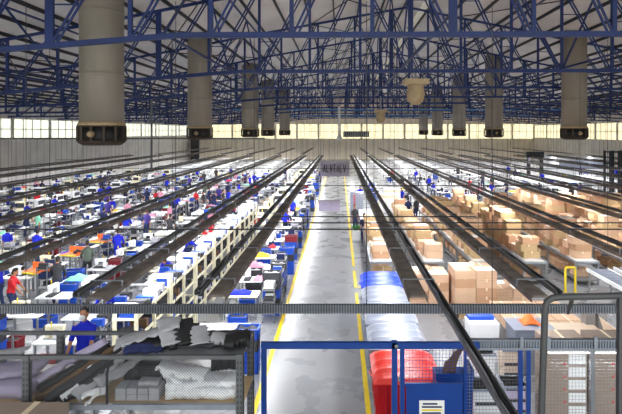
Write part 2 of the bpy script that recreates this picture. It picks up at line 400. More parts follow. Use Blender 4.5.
# ------------------------------------------------------------------ hanging lighting trays running down the hall
def light(x, y, z, sx, sy, p):
    l = bpy.data.lights.new('fluorescent_light', 'AREA'); l.shape = 'RECTANGLE'; l.size = sx; l.size_y = sy; l.energy = p; l.color = (.97, .985, 1.)
    o = bpy.data.objects.new('fluorescent_light', l); COL.objects.link(o); o.location = (x, y, z); return o
LP = 27.
def tray(x, z, ya, yb, label, grp, sd=1, rail0=None, w=.3, pw=1.):
    """sd=+1: the cable rail runs on the right of the lamp hood, -1: on the left"""
    t = thing('lighting_tray', label, 'lighting tray', (x, 0, 0), 0, grp)
    c = MB()
    c.add([(-w/2, ya, z - .05), (-w/2 + .05, ya, z), (w/2 - .05, ya, z), (w/2, ya, z - .05), (-w/2, yb, z - .05), (-w/2 + .05, yb, z), (w/2 - .05, yb, z), (w/2, yb, z - .05)],
          [(0, 3, 2, 1), (4, 5, 6, 7), (0, 1, 5, 4), (1, 2, 6, 5), (2, 3, 7, 6), (3, 0, 4, 7)])
    c.box(-w/2, -w/2 + .015, ya, yb, z - .15, z - .04); c.box(w/2 - .015, w/2, ya, yb, z - .15, z - .04)
    c.build('lamp_hood', 'traybrown', t)
    r0 = rail0 or ya; xr = sd * (w / 2 + .2)
    c = MB(); c.box(xr - .075, xr - .05, r0, yb, z + .0, z + .1); c.box(xr + .05, xr + .075, r0, yb, z + .0, z + .1); c.box(xr - .06, xr + .06, r0, yb, z - .01, z + .01)
    c.build('cable_rail', 'rackgrey', t)
    c = MB(); q = random.Random(int(x * 10)); y = r0 + .1; p1 = []; p2 = []
    while y < min(yb, r0 + 34): p1.append((xr - .02 + q.uniform(-.02, .02), y, z + .05 + q.uniform(-.01, .04))); p2.append((xr + .02 + q.uniform(-.02, .02), y, z + .06 + q.uniform(-.01, .05))); y += .6
    c.loft(p1, [.018] * len(p1), n=5); c.build('cable', 'clothgrey', t)
    c = MB(); c.loft(p2, [.02] * len(p2), n=5); c.build('cable', 'black', t)
    y = ya + .8; k = 0
    while y < yb - .5 and k < 22:
        m = MB(); a, b = sorted((-sd * (w/2 + .03), xr + sd * .1)); m.box(a, b, y, y + .06, z + .1, z + .115)
        m.box(a, a + .015, y, y + .06, z - .05, z + .1); m.box(b - .015, b, y, y + .06, z - .02, z + .1)
        m.build('clamp', 'galv', t)
        k += 1; y += 3.1 if y < 40 else 6
    y = ya + .2
    while y < yb - 2:
        y1 = min(y + 9.3, yb)
        f = MB(); f.box(-.1, .1, y, y1 - .3, z - .12, z - .05); o = f.build('lamp_batten', 'white', t)
        g = MB(); g.box(-.06, .06, y + .1, y1 - .4, z - .14, z - .12); g.build('fluorescent_tube', 'tube', o)
        light(x, (y + y1) / 2 - .15, z - .16, .2, y1 - y - .5, LP * pw * (y1 - y))
        y = y1
    for i in range(11):
        Y = 15.5 + 9.3 * i
        if ya < Y < yb: MB().cyl((0, Y, z - .01), (0, Y, ip(BOT, x) - .0), .008, n=6).build('suspension_rod', 'darksteel', t)
side_n = {'l': 0, 'r': 0}
TL = [(-2.66, 3.0, 10.75), (-5.2, 3.0, 10.6), (-9.0, 3.0, 12), (-13.3, 3.0, 17), (-17.5, 3.0, 22), (-22.4, 3.0, 29), (-27, 3.0, 36), (-31.5, 3, 42)]
TR = [(1.68, 3.0, 10.7), (4.3, 3.0, 10.7), (8.3, 3.0, 10.6), (11.9, 3.0, 17), (14.8, 3.0, 21), (18, 3., 27), (22, 3.0, 33), (26.5, 3.0, 40), (31.5, 3.0, 48), (37, 3.0, 56)]
for i, (x, z, ya) in enumerate(TL):
    tray(x, z, ya, 76, 'long dark hanging lighting tray with cables, %s left of the aisle' % ('nearest' if i == 0 else nth(i + 1)), 'lighting trays left of the aisle', -1, None, .4 if i < 2 else .3, (1, 1, .95, .9, .8, .7, .6, .6)[i])
for i, (x, z, ya) in enumerate(TR):
    tray(x, z, ya, 76, 'long dark hanging lighting tray with cables, %s right of the aisle' % ('nearest' if i == 0 else nth(i + 1)), 'lighting trays right of the aisle', 1, 5.2 if i == 0 else None, .4 if i < 2 else .3, (.7, .65, .65, .7, .75, .8, .8, .8, .8, .8)[i])
for i, x in enumerate((-29, -24, -19, -14.5, -10, -6, 4.5, 8.5, 13, 18, 24, 31, 38)):
    t = thing('lighting_tray', 'long dark hanging lighting tray in the far bay, %s' % ('leftmost' if i == 0 else 'rightmost' if i == 12 else nth(i + 1) + ' from the left'), 'lighting tray', (x, 0, 0), 0, 'lighting trays in the far bay')
    m = MB(); m.box(-.18, .18, 79, 110, 3.0, 3.05); m.box(-.18, -.165, 79, 110, 2.86, 3.0); m.box(.165, .18, 79, 110, 2.86, 3.0); m.build('lamp_hood', 'traybrown', t)
    MB().box(-.1, .1, 79.2, 109.8, 2.93, 3.0).build('lamp_batten', 'white', t)
    MB().box(-.04, .04, 79.3, 109.7, 2.9, 2.93).build('fluorescent_tube', 'tube', t)
    MB().cyl((0, 89.9, 3.1), (0, 89.9, ip(BOT, x)), .012, n=6).build('suspension_rod', 'darksteel', t)
    light(x, 87, 2.87, .2, 15, LP * 19); light(x, 102, 2.87, .2, 15, LP * 24)
# cross rods
for i, (y, z, x0, x1) in enumerate(((16.7, 3.22, -11.5, 10), (17.9, 3.22, -2.6, 11), (19.2, 3.22, -2.6, 5.2), (30, 3.25, -20, 20), (44, 3.25, -28, 30), (58, 3.25, -33, 40))):
    m = MB(); m.bar((x0, y, z + .03), (x1, y, z + .03), .04)
    tag(m.build('cross_rod', 'charcoal'), 'thin dark horizontal rod lying across the hanging trays, %s from the camera' % nth(i + 1), 'rod', 'rods across the trays')
# ribbed cable basket crossing the whole width
def basket(x0, x1, y, z0, z1, mt, ribmt, label, d=.22, step=.055):
    t = thing('cable_basket', label, 'cable tray', (0, y, 0))
    m = MB(); m.box(x0, x1, -.01, .0, z0, z0 + .035); m.box(x0, x1, -.01, 0, z1 - .03, z1); m.box(x0, x1, 0, d, z0, z0 + .01); m.box(x0, x1, d - .02, d, z0, z1)
    m.build('side_rail', mt, t)
    r = MB(); x = x0
    while x < x1: r.box(x, x + .022, -.014, d, z1 - .004, z1 + .004); r.box(x, x + .022, -.014, -.004, z0, z1); x += step
    r.build('ribs', ribmt, t)
    return t
t = basket(-9.5, 8.5, 10.3, 2.76, 2.93, 'rackgrey', 'galv', 'long ribbed grey cable basket crossing the whole width in front of the trays', d=.1)
for x in (-6.5, -3.4, .55, 3.15, 7.3): MB().cyl((x, .05, 2.9), (x, .05, 9.2), .008, n=6).build('suspension_rod', 'darksteel', t)

# ------------------------------------------------------------------ blue gate and right-hand mesh fence
GY = 9.0
t = thing('blue_gate_frame', 'blue steel gate frame standing across the aisle with mesh panel and lower sheet', 'gate', (0, GY, 0))
gx0, gx1 = X_(264, GY), X_(479, GY); gt = Z_(342, GY)
m = MB(); m.box(gx0 - .05, gx1, -.04, .04, gt - .11, gt); m.build('top_rail', 'gateblue', t)
for x, w in ((gx0, .045), (X_(394.5, GY), .05), (X_(402.2, GY), .04), (X_(465, GY), .02)):
    MB().box(x - w, x + w, -.04, .04, 0, gt - .11 + (.13 if abs(x - X_(394.5, GY)) < .01 else 0)).build('post', 'gateblue', t)
MB().cyl((X_(396, GY), -.07, gt - .06), (X_(396, GY), -.04, gt - .06), .035).build('bolt', 'steel', t)
px0, px1, pz = X_(406, GY), X_(462, GY), Z_(384, GY)
MB().box(px0, px1, -.03, -.01, .15, pz).build('lower_sheet', 'gateblue', t)
MB().box(px0 - .02, px1 + .02, -.045, 0, pz - .02, pz + .03).build('middle_rail', 'gateblue', t)
MB().box(X_(397.6, GY), X_(399.4, GY), -.06, -.04, Z_(380, GY), Z_(375, GY)).build('latch', 'steel', t)
m = MB(); x = px0
while x < px1: m.bar((x, 0, pz), (x, 0, gt - .1), .005); x += .06
z = pz + .06
while z < gt - .1: m.bar((px0, 0, z), (px1, 0, z), .005); z += .06
m.build('wire_mesh', 'gateblue', t)
s0, s1, sz = X_(419, GY), X_(444, GY), Z_(399.5, GY)
s = MB().box(s0, s1, -.036, -.03, sz - .62, sz).build('notice_sheet', 'paper', t); s['label'] = 'white notice sheet'
m = MB()
for k, (a, b) in enumerate(((.14, .72), (.1, .9), (.1, .9), (.1, .86))):
    m.box(s0 + (s1 - s0) * a, s0 + (s1 - s0) * b, -.038, -.036, sz - .075 - k * .055, sz - .045 - k * .055, 'yellow' if k == 2 else 'navy')
m.box(s0 + .09, s1 - .09, -.038, -.036, sz - .5, sz - .3, 'crateblue')
m.build('notice_print', None, s)
t = thing('mesh_fence', 'square wire mesh fence with ribbed pale top rail, right of the blue gate', 'fence', (0, GY + .05, 0))
fx0, fx1 = X_(467, GY), X_(680, GY); ft = Z_(340.5, GY)
m = MB(); m.box(fx0, fx1, -.02, .06, ft - .19, ft - .15); m.box(fx0, fx1, -.02, .06, ft - .03, ft); m.box(fx0, fx1, .05, .06, ft - .19, ft); m.build('top_rail', 'galv', t)
m = MB(); x = fx0
while x < fx1: m.box(x, x + .02, -.03, 0, ft - .19, ft); x += .05
m.build('ribs', 'galv', t)
m = MB(); x = fx0
while x < fx1: m.bar((x, 0, .1), (x, 0, ft - .19), .0045); x += .06
z = .1
while z < ft - .2: m.bar((fx0, 0, z), (fx1, 0, z), .0045); z += .06
m.build('wire_mesh', 'steel', t)
for px, mt in ((521.5, 'gateblue'), (529.5, 'gateblue'), (594, 'steel')):
    x = X_(px, GY); p = MB().box(x - .035, x + .035, -.02, .05, 0, ft - .19).build('post', mt, t)
    if mt == 'gateblue': p['label'] = 'blue post'
for px in (549, 522, 596): MB().box(X_(px, GY) - .03, X_(px, GY) + .03, -.05, -.02, ft - .16, ft + .06).build('rail_clip', 'galv', t)
m = MB(); m.box(X_(547, 9.6), X_(690, 9.6), 9.55, 9.65, 2.28, 2.31); m.box(X_(547, 9.6), X_(690, 9.6), 9.57, 9.63, 2.31, 2.36, 'white')
t = thing('fluorescent_fitting', 'white fluorescent tube fitting along the mesh fence under its top rail', 'lamp', (0, 9.2, 0))
MB().box(X_(548, 9.2), X_(690, 9.2), -.05, .05, Z_(351, 9.2), Z_(349, 9.2)).build('housing', 'white', t)
MB().cyl((X_(548, 9.2), -.02, Z_(352, 9.2)), (X_(690, 9.2), -.02, Z_(352, 9.2)), .02, n=10).build('fluorescent_tube', 'tube', t)
l = light(X_(619, 9.2), 9.2, Z_(354, 9.2), 2.5, .08, 30)
# dark tubular frame near the camera, right
TY = 5.0
def tubepath(m, pts, r, n=10):
    m.loft(pts, [r] * len(pts), side=(0, 1, 0), n=n)
t = thing('tubular_rail', 'dark grey tubular handrail frame with rounded corner, nearest thing at right', 'handrail', (0, TY, 0))
ztr = Z_(297, TY); xa = X_(545, TY)
pts = [(X_(541, TY), 0, 0), (X_(541, TY), 0, 3.6), (xa, 0, ztr - .12), (xa + .02, 0, ztr - .05), (xa + .07, 0, ztr - .01), (xa + .15, 0, ztr), (X_(660, TY), 0, ztr + .02)]
m = MB(); tubepath(m, pts, .033); m.build('rail_tube', 'darksteel', t)
m = MB(); m.bar((X_(618, TY), 0, 0), (X_(621, TY), 0, ztr), .06); m.build('post', 'darksteel', t)
m = MB(); m.bar((X_(573, TY), .02, Z_(300, TY)), (X_(595, TY), .6, Z_(313, TY + .6)), .03); m.build('brace', 'darksteel', t)

# ------------------------------------------------------------------ wheeled bins
def make_bin(body, lid, W=1.42, D=1.34):
    t = thing('wheeled_bin', '', 'bin')
    m = MB(); d = .07
    m.frus(-W/2 + .06, W/2 - .06, .06, D - .06, .18, 1.22, d); m.box(-W/2, W/2, 0, D, 1.22, 1.28)
    for sx in (-1, 1):
        for k in range(4): y = .25 + k * .33; m.box(sx * (W/2 - .07) - .03, sx * (W/2 - .07) + .03, y, y + .06, .5, 1.22)
    for k in range(4): x = -W/2 + .2 + k * .32; m.box(x, x + .07, .02, .08, .5, 1.22)
    m.build('tub', body, t)
    l = MB(); n = 14; vs = []; segs = []
    ny = 12
    for j in range(ny + 1):
        y = -.03 + (D + .04) * j / ny
        for i in range(n + 1):
            x = -W/2 - .02 + (W + .04) * i / n; u = abs(2 * i / n - 1)
            z = 1.29 + (.05 + .13 * j / ny) * (min(1, j / 1.5) if j < ny else .6) * (1 - u ** 6) + (.03 if j % 3 == 1 else 0) * (1 - u ** 8)
            vs.append((x, y, z))
    N = len(vs); w = n + 1; vs += [(x, y, 1.275) for x, y, z in vs]; fs = []
    for j in range(ny):
        for i in range(n): a = j*w+i; fs += [(a, a+1, a+w+1, a+w), (N+a, N+a+w, N+a+w+1, N+a+1)]
    rim = list(range(n+1)) + [j*w+n for j in range(1, ny+1)] + [ny*w+i for i in range(n-1, -1, -1)] + [j*w for j in range(ny-1, 0, -1)]
    for k in range(len(rim)): a, b = rim[k], rim[(k+1) % len(rim)]; fs.append((a, N+a, N+b, b))
    l.add(vs, fs); L = l.build('lid', lid, t)
    h = MB()
    for sx in (-1, 1): h.loft([(sx * (W/2 + .0), D*.35, 1.2), (sx * (W/2 + .06), D*.5, 1.2), (sx * (W/2 + .0), D*.65, 1.2)], [.02] * 3, side=(0, 0, 1), n=8)
    h.build('side_handles', lid, t)
    for sx in (-1, 1):
        for y in (.25, D - .25):
            MB().cyl((sx * .5 - .03, y, .1), (sx * .5 + .03, y, .1), .1, n=14).build('wheel', 'black', t)
            MB().bar((sx * .5, y, .1), (sx * .5, y, .2), .05).build('castor_fork', 'steel', t)
    return t
BX = 1.42
b = make_bin('binreddark', 'binred'); b.location = (BX, 10.35, 0); tag(b, 'big red wheeled bin with red ribbed lid behind the blue gate', 'bin')
gb = Proto(make_bin('bingreydark', 'bingrey'))
for i, y in enumerate((11.98, 13.58, 15.18)):
    gb.put((BX, y, 0), 0, 'big wheeled bin with pale grey lid, %s' % ('nearest grey one, right behind the red bin', 'middle one of the three grey bins', 'farthest grey one, in front of the blue bin')[i], 'grey wheeled bins')
b = make_bin('binbluedark', 'binblue'); b.location = (BX + .02, 16.85, 0); tag(b, 'big blue wheeled bin with blue lid at the far end of the bin row', 'bin')

# ------------------------------------------------------------------ crates
def make_crate(mt, w=.6, d=.4, h=.3, full=None, cat='crate', name='plastic_crate'):
    t = thing(name, '', cat)
    m = MB(); th = .02
    for (a, b, c, e) in ((-w/2, w/2, -d/2, -d/2+th), (-w/2, w/2, d/2-th, d/2), (-w/2, -w/2+th, -d/2, d/2), (w/2-th, w/2, -d/2, d/2)): m.box(a, b, c, e, .01, h)
    m.box(-w/2, w/2, -d/2, d/2, 0, .02)
    for z in (h*.35, h*.65):
        m.box(-w/2-.012, w/2+.012, -d/2-.012, -d/2, z, z+.02); m.box(-w/2-.012, -w/2, -d/2, d/2, z, z+.02); m.box(w/2, w/2+.012, -d/2, d/2, z, z+.02)
    m.build('crate_body', mt, t)
    r = MB(); 
    r.box(-w/2-.02, w/2+.02, -d/2-.02, -d/2, h-.04, h); r.box(-w/2-.02, w/2+.02, d/2, d/2+.02, h-.04, h); r.box(-w/2-.02, -w/2, -d/2, d/2, h-.04, h); r.box(w/2, w/2+.02, -d/2, d/2, h-.04, h)
    r.build('rim', mt, t)
    if full:
        f = MB(); q = random.Random(3)
        f.sheet(-w/2+.025, w/2-.025, -d/2+.025, d/2-.025, lambda x, y: h*.75 + .05*math.sin(19*x+3)*math.cos(23*y), 8, 6, .02); f.build('contents', full, t)
    return t
CR = {'blue': Proto(make_crate('crateblue', full='charcoal')), 'black': Proto(make_crate('charcoal', full='clothgrey')), 'white': Proto(make_crate('white', full='linen')), 'red': Proto(make_crate('maroon', full='charcoal'))}

# ------------------------------------------------------------------ cartons
def make_carton(w, d, h, mt, open_=False):
    t = thing('cardboard_carton', '', 'carton')
    m = MB()
    for k_ in range(3):
        z0 = k_ * h / 3; z1 = z0 + h / 3; m.box(-w/2, w/2, -d/2, d/2, z0 + .012, z1)
        if True: m.box(-w/2 + .012, w/2 - .012, -d/2 + .012, d/2 - .012, z0, z0 + .012)
    m.build('box_body', mt, t)
    if open_:
        f = MB()
        f.add([(-w/2, -d/2, h), (-w/2, d/2, h), (-w/2-.16, d/2, h+.07), (-w/2-.16, -d/2, h+.07), (-w/2, -d/2, h+.012), (-w/2, d/2, h+.012), (-w/2-.16, d/2, h+.082), (-w/2-.16, -d/2, h+.082)],
              [(0, 3, 2, 1), (4, 5, 6, 7), (0, 1, 5, 4), (2, 3, 7, 6), (0, 4, 7, 3), (1, 2, 6, 5)])
        f.build('flap', mt, t); MB().box(-w/2+.03, w/2-.03, -d/2+.03, d/2-.03, h, h+.012).build('packing_paper', 'paper', t)
    else:
        s = MB(); s.box(-.03, .03, -d/2-.003, d/2+.003, h, h+.003); s.box(-.03, .03, -d/2-.003, -d/2, h*.7, h); s.build('tape', 'tape', t)
    return t
# (proto sizes are all .62 x .5 x .32)
CW, CD, CH = .72, .54, .3
CT = [Proto(make_carton(CW, CD, CH, m_, o_)) for m_, o_ in (('carton', False), ('cartonlight', False), ('cartongold', False), ('cartonlight', True), ('carton', True))]
CTN = ['brown carton', 'light tan carton', 'golden carton', 'tan carton with white top', 'brown carton with white top']
cartons = []   # (x, y, z, rz, kind, label, group)
def carton(x, y, z, rz, kind, label, group): cartons.append((x, y, z, rz, kind, label, group))

# packing benches, running away from the aisle end
BENCH_Y0, BENCH_Y1 = 21.2, 35.6
bx = [1.8, 4.0, 6.1, 8.3, 10.5, 12.7, 14.9, 17.1, 19.3]
BT = 1.0
def make_bench():
    t = thing('packing_bench', '', 'packing bench'); W = .95
    MB().box(-W/2 + .05, W/2 - .05, 0, BENCH_Y1 - BENCH_Y0, BT - .05, BT - .01).build('bench_top', 'offwhite', t)
    for sx in (-1, 1): MB().box(sx*W/2 - .05, sx*W/2 + .05, 0, BENCH_Y1 - BENCH_Y0, BT - .1, BT).build('edge_rail', 'galv', t)
    MB().box(-W/2, W/2, 0, BENCH_Y1 - BENCH_Y0, .18, .22).build('lower_shelf', 'steel', t)
    for k in range(6):
        for sx in (-1, 1): y = .05 + k * (BENCH_Y1 - BENCH_Y0 - .15) / 5; MB().box(sx*W/2 - .035, sx*W/2 + .035, y - .03, y + .05, 0, BT - .1).build('leg', 'steel', t)
    MB().box(-W/2, W/2, 0, .06, BT - .1, BT - .0).build('end_rail', 'galv', t)
    return t
PB = Proto(make_bench())
for i, x in enumerate(bx):
    bn = nth(i + 1)
    PB.put((x, BENCH_Y0, 0), 0, 'long grey packing bench loaded with cartons, %s one right of the aisle' % bn, 'packing benches')
    r = random.Random(100 + i); y = BENCH_Y0 + .8; c = 0
    while y < BENCH_Y1 - .3:
        c += 1
        n = r.choice([3, 4, 3, 5, 2, 4, 5, 3, 1]) if i > 1 else r.choice([1, 2, 2, 3])
        if i == 0 and y > 29: n = 0
        for s, sx in enumerate((-.01,)):
            for k in range(n):
                kd = r.choice([0, 1, 2, 0, 1, 2]) if k < n - 1 else r.choice([0, 1, 2, 3, 4, 2, 3])
                pos = 'top' if k == n - 1 and n > 1 else ('only layer' if n == 1 else ('bottom' if k == 0 else nth(k + 1) + ' layer'))
                carton(x + r.uniform(-.12, .12), y + r.uniform(-.02, .02), BT + .001 + k * (CH + .004), r.uniform(-.04, .04) + (math.pi if r.random() < .5 else 0), kd,
                       '%s, %s, %s stack on the %s packing bench' % (CTN[kd], pos, nth(c), bn), 'cartons on the %s packing bench' % bn)
        if r.random() < .75:
            kd = r.choice([0, 1, 2]); carton(x + r.uniform(-.1, .1), y, .221, 0, kd, '%s under the %s packing bench, %s along' % (CTN[kd], bn, nth(c)), 'cartons under the %s packing bench' % bn)
        y += .6 if r.random() < .85 else .9
# near pallet stacks
def make_pallet():
    t = thing('wooden_pallet', '', 'pallet')
    for k in range(5): MB().box(-.6 + k * .275, -.5 + k * .275, -.6, .6, .12, .14).build('deck_board', 'cartongold', t)
    for k in (-.55, 0, .55): MB().box(-.6, .6, k - .045, k + .045, 0, .12).build('runner', 'cartongold', t)
    return t
PAL = Proto(make_pallet())
pals = [(3.2, 18.6, 4, 'left'), (4.75, 18.0, 5, 'middle'), (6.35, 18.9, 2, 'right')]
for (x, y, n, nm) in pals:
    PAL.put((x, y, 0), 0, 'wooden pallet under the %s near carton block between bins and packing benches' % nm, 'pallets of cartons')
    for k in range(n):
        for a, sx in enumerate((-.37, .37)):
            for b, sy in enumerate((-.28, .28)):
                kd = (3 if (a + b) % 2 else 1) if k == n - 1 else R.choice([0, 1, 1])
                carton(x + sx, y + sy, .141 + k * (CH + .003), 0 if a else math.pi, kd, '%s in the %s pallet block, %s layer, %s %s' % (CTN[kd], nm, nth(k + 1), ('near' if b == 0 else 'far'), ('left' if a == 0 else 'right')), 'cartons of the %s near pallet block' % nm)
# three slanting rows of cartons lying on a low table (right of the pallet blocks)
t = thing('low_table', 'low steel table under three rows of tan cartons beyond the cable basket', 'table', (6.0, 14.1, 0))
MB().box(-1.05, 1.05, 0, 2.6, .62, .66).build('tabletop', 'steel', t)
for sx in (-1, 1):
    for y in (.05, 2.5): MB().box(sx - .03, sx + .03, y - .03, y + .03, 0, .62).build('leg', 'steel', t)
for a, x in enumerate((5.25, 6.0, 6.75)):
    for k in range(4):
        carton(x, 14.4 + k * .58, .661, 0, 1, '%s on the low steel table, %s row, %s from the near end' % (CTN[1], ('left', 'middle', 'right')[a], nth(k + 1)), 'cartons in rows on the low steel table')
cartons.sort(key=lambda c: c[1] + .3 * abs(c[0]) - .5 * c[2])
for (x, y, z, rz, kd, lb, g) in cartons[:298]:
    CT[kd].put((x, y, z), rz, lb, g)
if len(cartons) > 298:
    m = MB()
    for (x, y, z, rz, kd, lb, g) in cartons[298:]:
        M = Matrix.Translation((x, y, z)) @ Matrix.Rotation(rz, 4, 'Z')
        m.box(-CW/2, CW/2, -CD/2, CD/2, 0, CH - .001, ('carton', 'cartonlight', 'cartongold', 'cartonlight', 'carton')[kd], M)
        m.box(-.03, .03, -CD/2 - .002, CD/2 + .002, CH - .001, CH + .002, 'paper' if kd > 2 else 'tape', M)
    tag(m.build('cardboard_carton'), 'mass of brown cartons at the far ends of the packing benches', 'cartons', kind='stuff')

# loose things in front of the boxes, right, between basket and fence
t = thing('lidded_box', 'large white plastic box with dark blue lid beyond the mesh fence', 'box', (4.05, 14, 0))
m = MB(); m.frus(-.42, .42, 0, .6, .02, 1.12, .04); m.build('box_body', 'white', t)
m = MB(); m.box(-.36, .36, .3, .66, 1.12, 1.22); m.build('lid', 'crateblue', t)
t = thing('storage_tub', 'lilac grey plastic tub with orange cloth heaped inside', 'tub', (5.18, 13.3, 0))
m = MB(); m.frus(-.52, .52, 0, .8, .02, 1.22, .06); m.build('tub_body', 'bingreydark', t); m = MB(); m.box(-.56, .56, -.04, .84, 1.221, 1.25); m.build('lid', 'bingrey', t)
m = MB(); m.sheet(-.2, .3, .25, .7, lambda x, y: 1.251 + .24 * max(0, 1 - ((x - .02) / .2) ** 2) * max(0, 1 - ((y - .47) / .24) ** 2), 10, 8, .01); o = m.build('orange_cloth', 'orange', t)
t = thing('open_carton', 'huge pale beige open carton heaped with packing, beyond the dark handrail', 'carton', (6.35, 12.9, 0))
m = MB(); m.box(-.62, .62, 0, 1.0, .02, 1.2); m.build('box_body', 'cartonbeige', t)
m = MB(); m.add([(-.62, 0, 1.2), (.62, 0, 1.2), (.5, -.3, .98), (-.5, -.3, .98), (-.62, 0, 1.215), (.62, 0, 1.215), (.5, -.3, .995), (-.5, -.3, .995)], [(0, 3, 2, 1), (4, 5, 6, 7), (0, 1, 5, 4), (2, 3, 7, 6), (0, 4, 7, 3), (1, 2, 6, 5)]); m.build('flap', 'cartonbeige', t)
m = MB()
for k in range(3): m.box(-.3 + k * .3, -.12 + k * .3, -.012, 0, .85, 1.1)
m.build('window_cutout', 'teal', t)
t = thing('open_carton', 'pale beige carton with raised flaps beside the pale post', 'carton', (7.5, 12.6, 0))
m = MB(); m.box(-.4, .4, 0, .9, .02, 1.2); m.build('box_body', 'cartonbeige', t)
m = MB()
for (a, b, s) in ((-.4, -.5, 0), (.4, .5, 0)):
    m.add([(a, 0, 1.2), (a, .9, 1.2), (b, .9, 1.5), (b, 0, 1.5), (a + .015, 0, 1.2), (a + .015, .9, 1.2), (b + .015, .9, 1.5), (b + .015, 0, 1.5)], [(0, 3, 2, 1), (4, 5, 6, 7), (0, 1, 5, 4), (2, 3, 7, 6), (0, 4, 7, 3), (1, 2, 6, 5)])
m.build('flap', 'cartonbeige', t)
t = thing('storage_tub', 'pale teal plastic tub at the right edge beyond the fence', 'tub', (8.3, 12.6, 0))
m = MB(); m.frus(-.38, .6, 0, .9, .02, 1.2, .05); m.box(-.42, .64, -.04, .94, 1.16, 1.2); m.build('tub_body', 'teal', t)
MB().box(-.3, .5, .1, .8, 1.2, 1.24).build('lid', 'linen', t)
for k, (px, py_, c) in enumerate(((588, 301, 'orange'), (600, 301, 'orange'))): 
    Y = 13.9; x = X_(px, Y)
    t = thing('orange_tray', 'orange tray on the small stand right of the basket, %s one' % ('left', 'right')[k], 'tray', (x, Y, 0))
    m = MB(); m.box(-.15, .15, -.2, .2, 1.55, 1.66); m.build('tray_body', 'orange', t); m = MB(); m.box(-.12, .12, -.15, .15, 0.0, 1.55); m.build('stand', 'steel', t)
# taupe cartons with white labels behind the fence
def make_label_carton():
    t = thing('labelled_carton', '', 'carton')
    MB().box(-.45, .45, 0, .6, 0, .275).build('box_body', 'cartontaupe', t)
    MB().box(.05, .43, -.006, 0, .04, .25).build('paper_label', 'white', t)
    MB().box(-.06, .0, -.006, 0, .03, .07).build('red_mark', 'red', t)
    MB().box(-.03, .03, 0, .6, .275, .278).build('tape', 'tape', t)
    return t
LC = Proto(make_label_carton())
for a, (x, nm) in enumerate(((4.93, 'left'), (5.98, 'right'))):
    for k in range(7):
        LC.put((x, 10.9, .0 + k * .28), 0, 'taupe carton with white label behind the mesh fence, %s stack, %s from the floor' % (nm, nth(k + 1)), 'labelled cartons behind the mesh fence')
for i, (x, y, z, w, h, c, lb, nm) in enumerate((
    (3.15, 10.6, 0, .62, 1.05, 'white', 'white rectangular bin behind the fence just right of the blue gate', 'storage_tub'),
    (3.3, 11.7, 0, .66, 1.3, 'linen', 'tall pale laundry bin behind the fence with its white liner', 'storage_tub'),
    (3.95, 11.2, 0, .5, .8, 'lilac', 'short lilac bin in front of the two blue posts', 'storage_tub'),
    (4.3, 12.4, 0, .5, 1.1, 'cartonbeige', 'beige tub between the blue posts and the labelled cartons', 'storage_tub'))):
    t = thing(nm, lb, 'tub', (x, y, 0)); m = MB(); m.frus(-w/2, w/2, 0, .5, .02, h, .04); m.build('tub_body', c, t)
    m = MB(); m.box(-w/2 - .03, w/2 + .03, -.03, .53, h - .04, h); m.build('rim', 'bingreydark', t)
    for k in range(3): MB().box(-w/2 + .03, w/2 - .03, -.0 , .01, .2 + k * .25, .27 + k * .25).build('band', 'charcoal', t)
# blue box with bundle behind the gate
t = thing('storage_tub', 'blue open tub holding rolled rags right behind the blue gate', 'tub', (2.15, 9.35, 0))
m = MB(); m.frus(-.34, .34, 0, .45, .02, 1.9, .03); m.box(-.36, .36, -.01, .02, 1.86, 1.98); m.box(.3, .36, 0, .45, 1.86, 2.05); m.build('tub_body', 'gateblue', t)
m = MB(); m.loft([(-.05, .2, 1.9), (.0, .2, 2.1), (.08, .22, 2.25), (.2, .24, 2.36)], [.1, .09, .07, .03], n=8); m.loft([(-.15, .15, 1.9), (-.1, .2, 2.08), (.02, .2, 2.2)], [.07, .06, .03], n=8); m.build('rolled_rags', 'brownhide', t)
# yellow guard
t = thing('floor_guard', 'yellow bent-tube guard standing before the packing benches at right', 'guard', (9.35, 20.3, 0))
m = MB(); m.loft([(-.2, 0, 0), (-.2, 0, .95), (-.16, 0, 1.0), (.16, 0, 1.0), (.2, 0, .95), (.2, 0, 0)], [.045] * 6, side=(0, 1, 0), n=10); m.build('guard_tube', 'yellow', t)
MB().box(-.25, -.15, -.08, .08, 0, .02).build('foot_plate', 'yellow', t); MB().box(.15, .25, -.08, .08, 0, .02).build('foot_plate', 'yellow', t)
# roller conveyors right
def make_conv():
    t = thing('roller_conveyor', '', 'conveyor')
    for sx in (-.42, .42): MB().box(sx - .03, sx + .03, 0, 3.2, .82, .95).build('side_rail', 'white', t)
    for k in range(16): MB().cyl((-.39, .1 + k * .2, .9), (.39, .1 + k * .2, .9), .035, n=8).build('roller', 'bingrey', t)
    for sx in (-.42, .42):
        for y in (.2, 3.0): MB().box(sx - .03, sx + .03, y - .03, y + .03, 0, .82).build('leg', 'steel', t)
    return t
CV = Proto(make_conv())
for i, x in enumerate((10.5, 11.7, 12.9)): CV.put((x, 17.2 + i * .2, 0), 0, 'white roller conveyor in front of the packing benches at right, %s' % ('left one', 'middle one', 'right one')[i], 'roller conveyors')

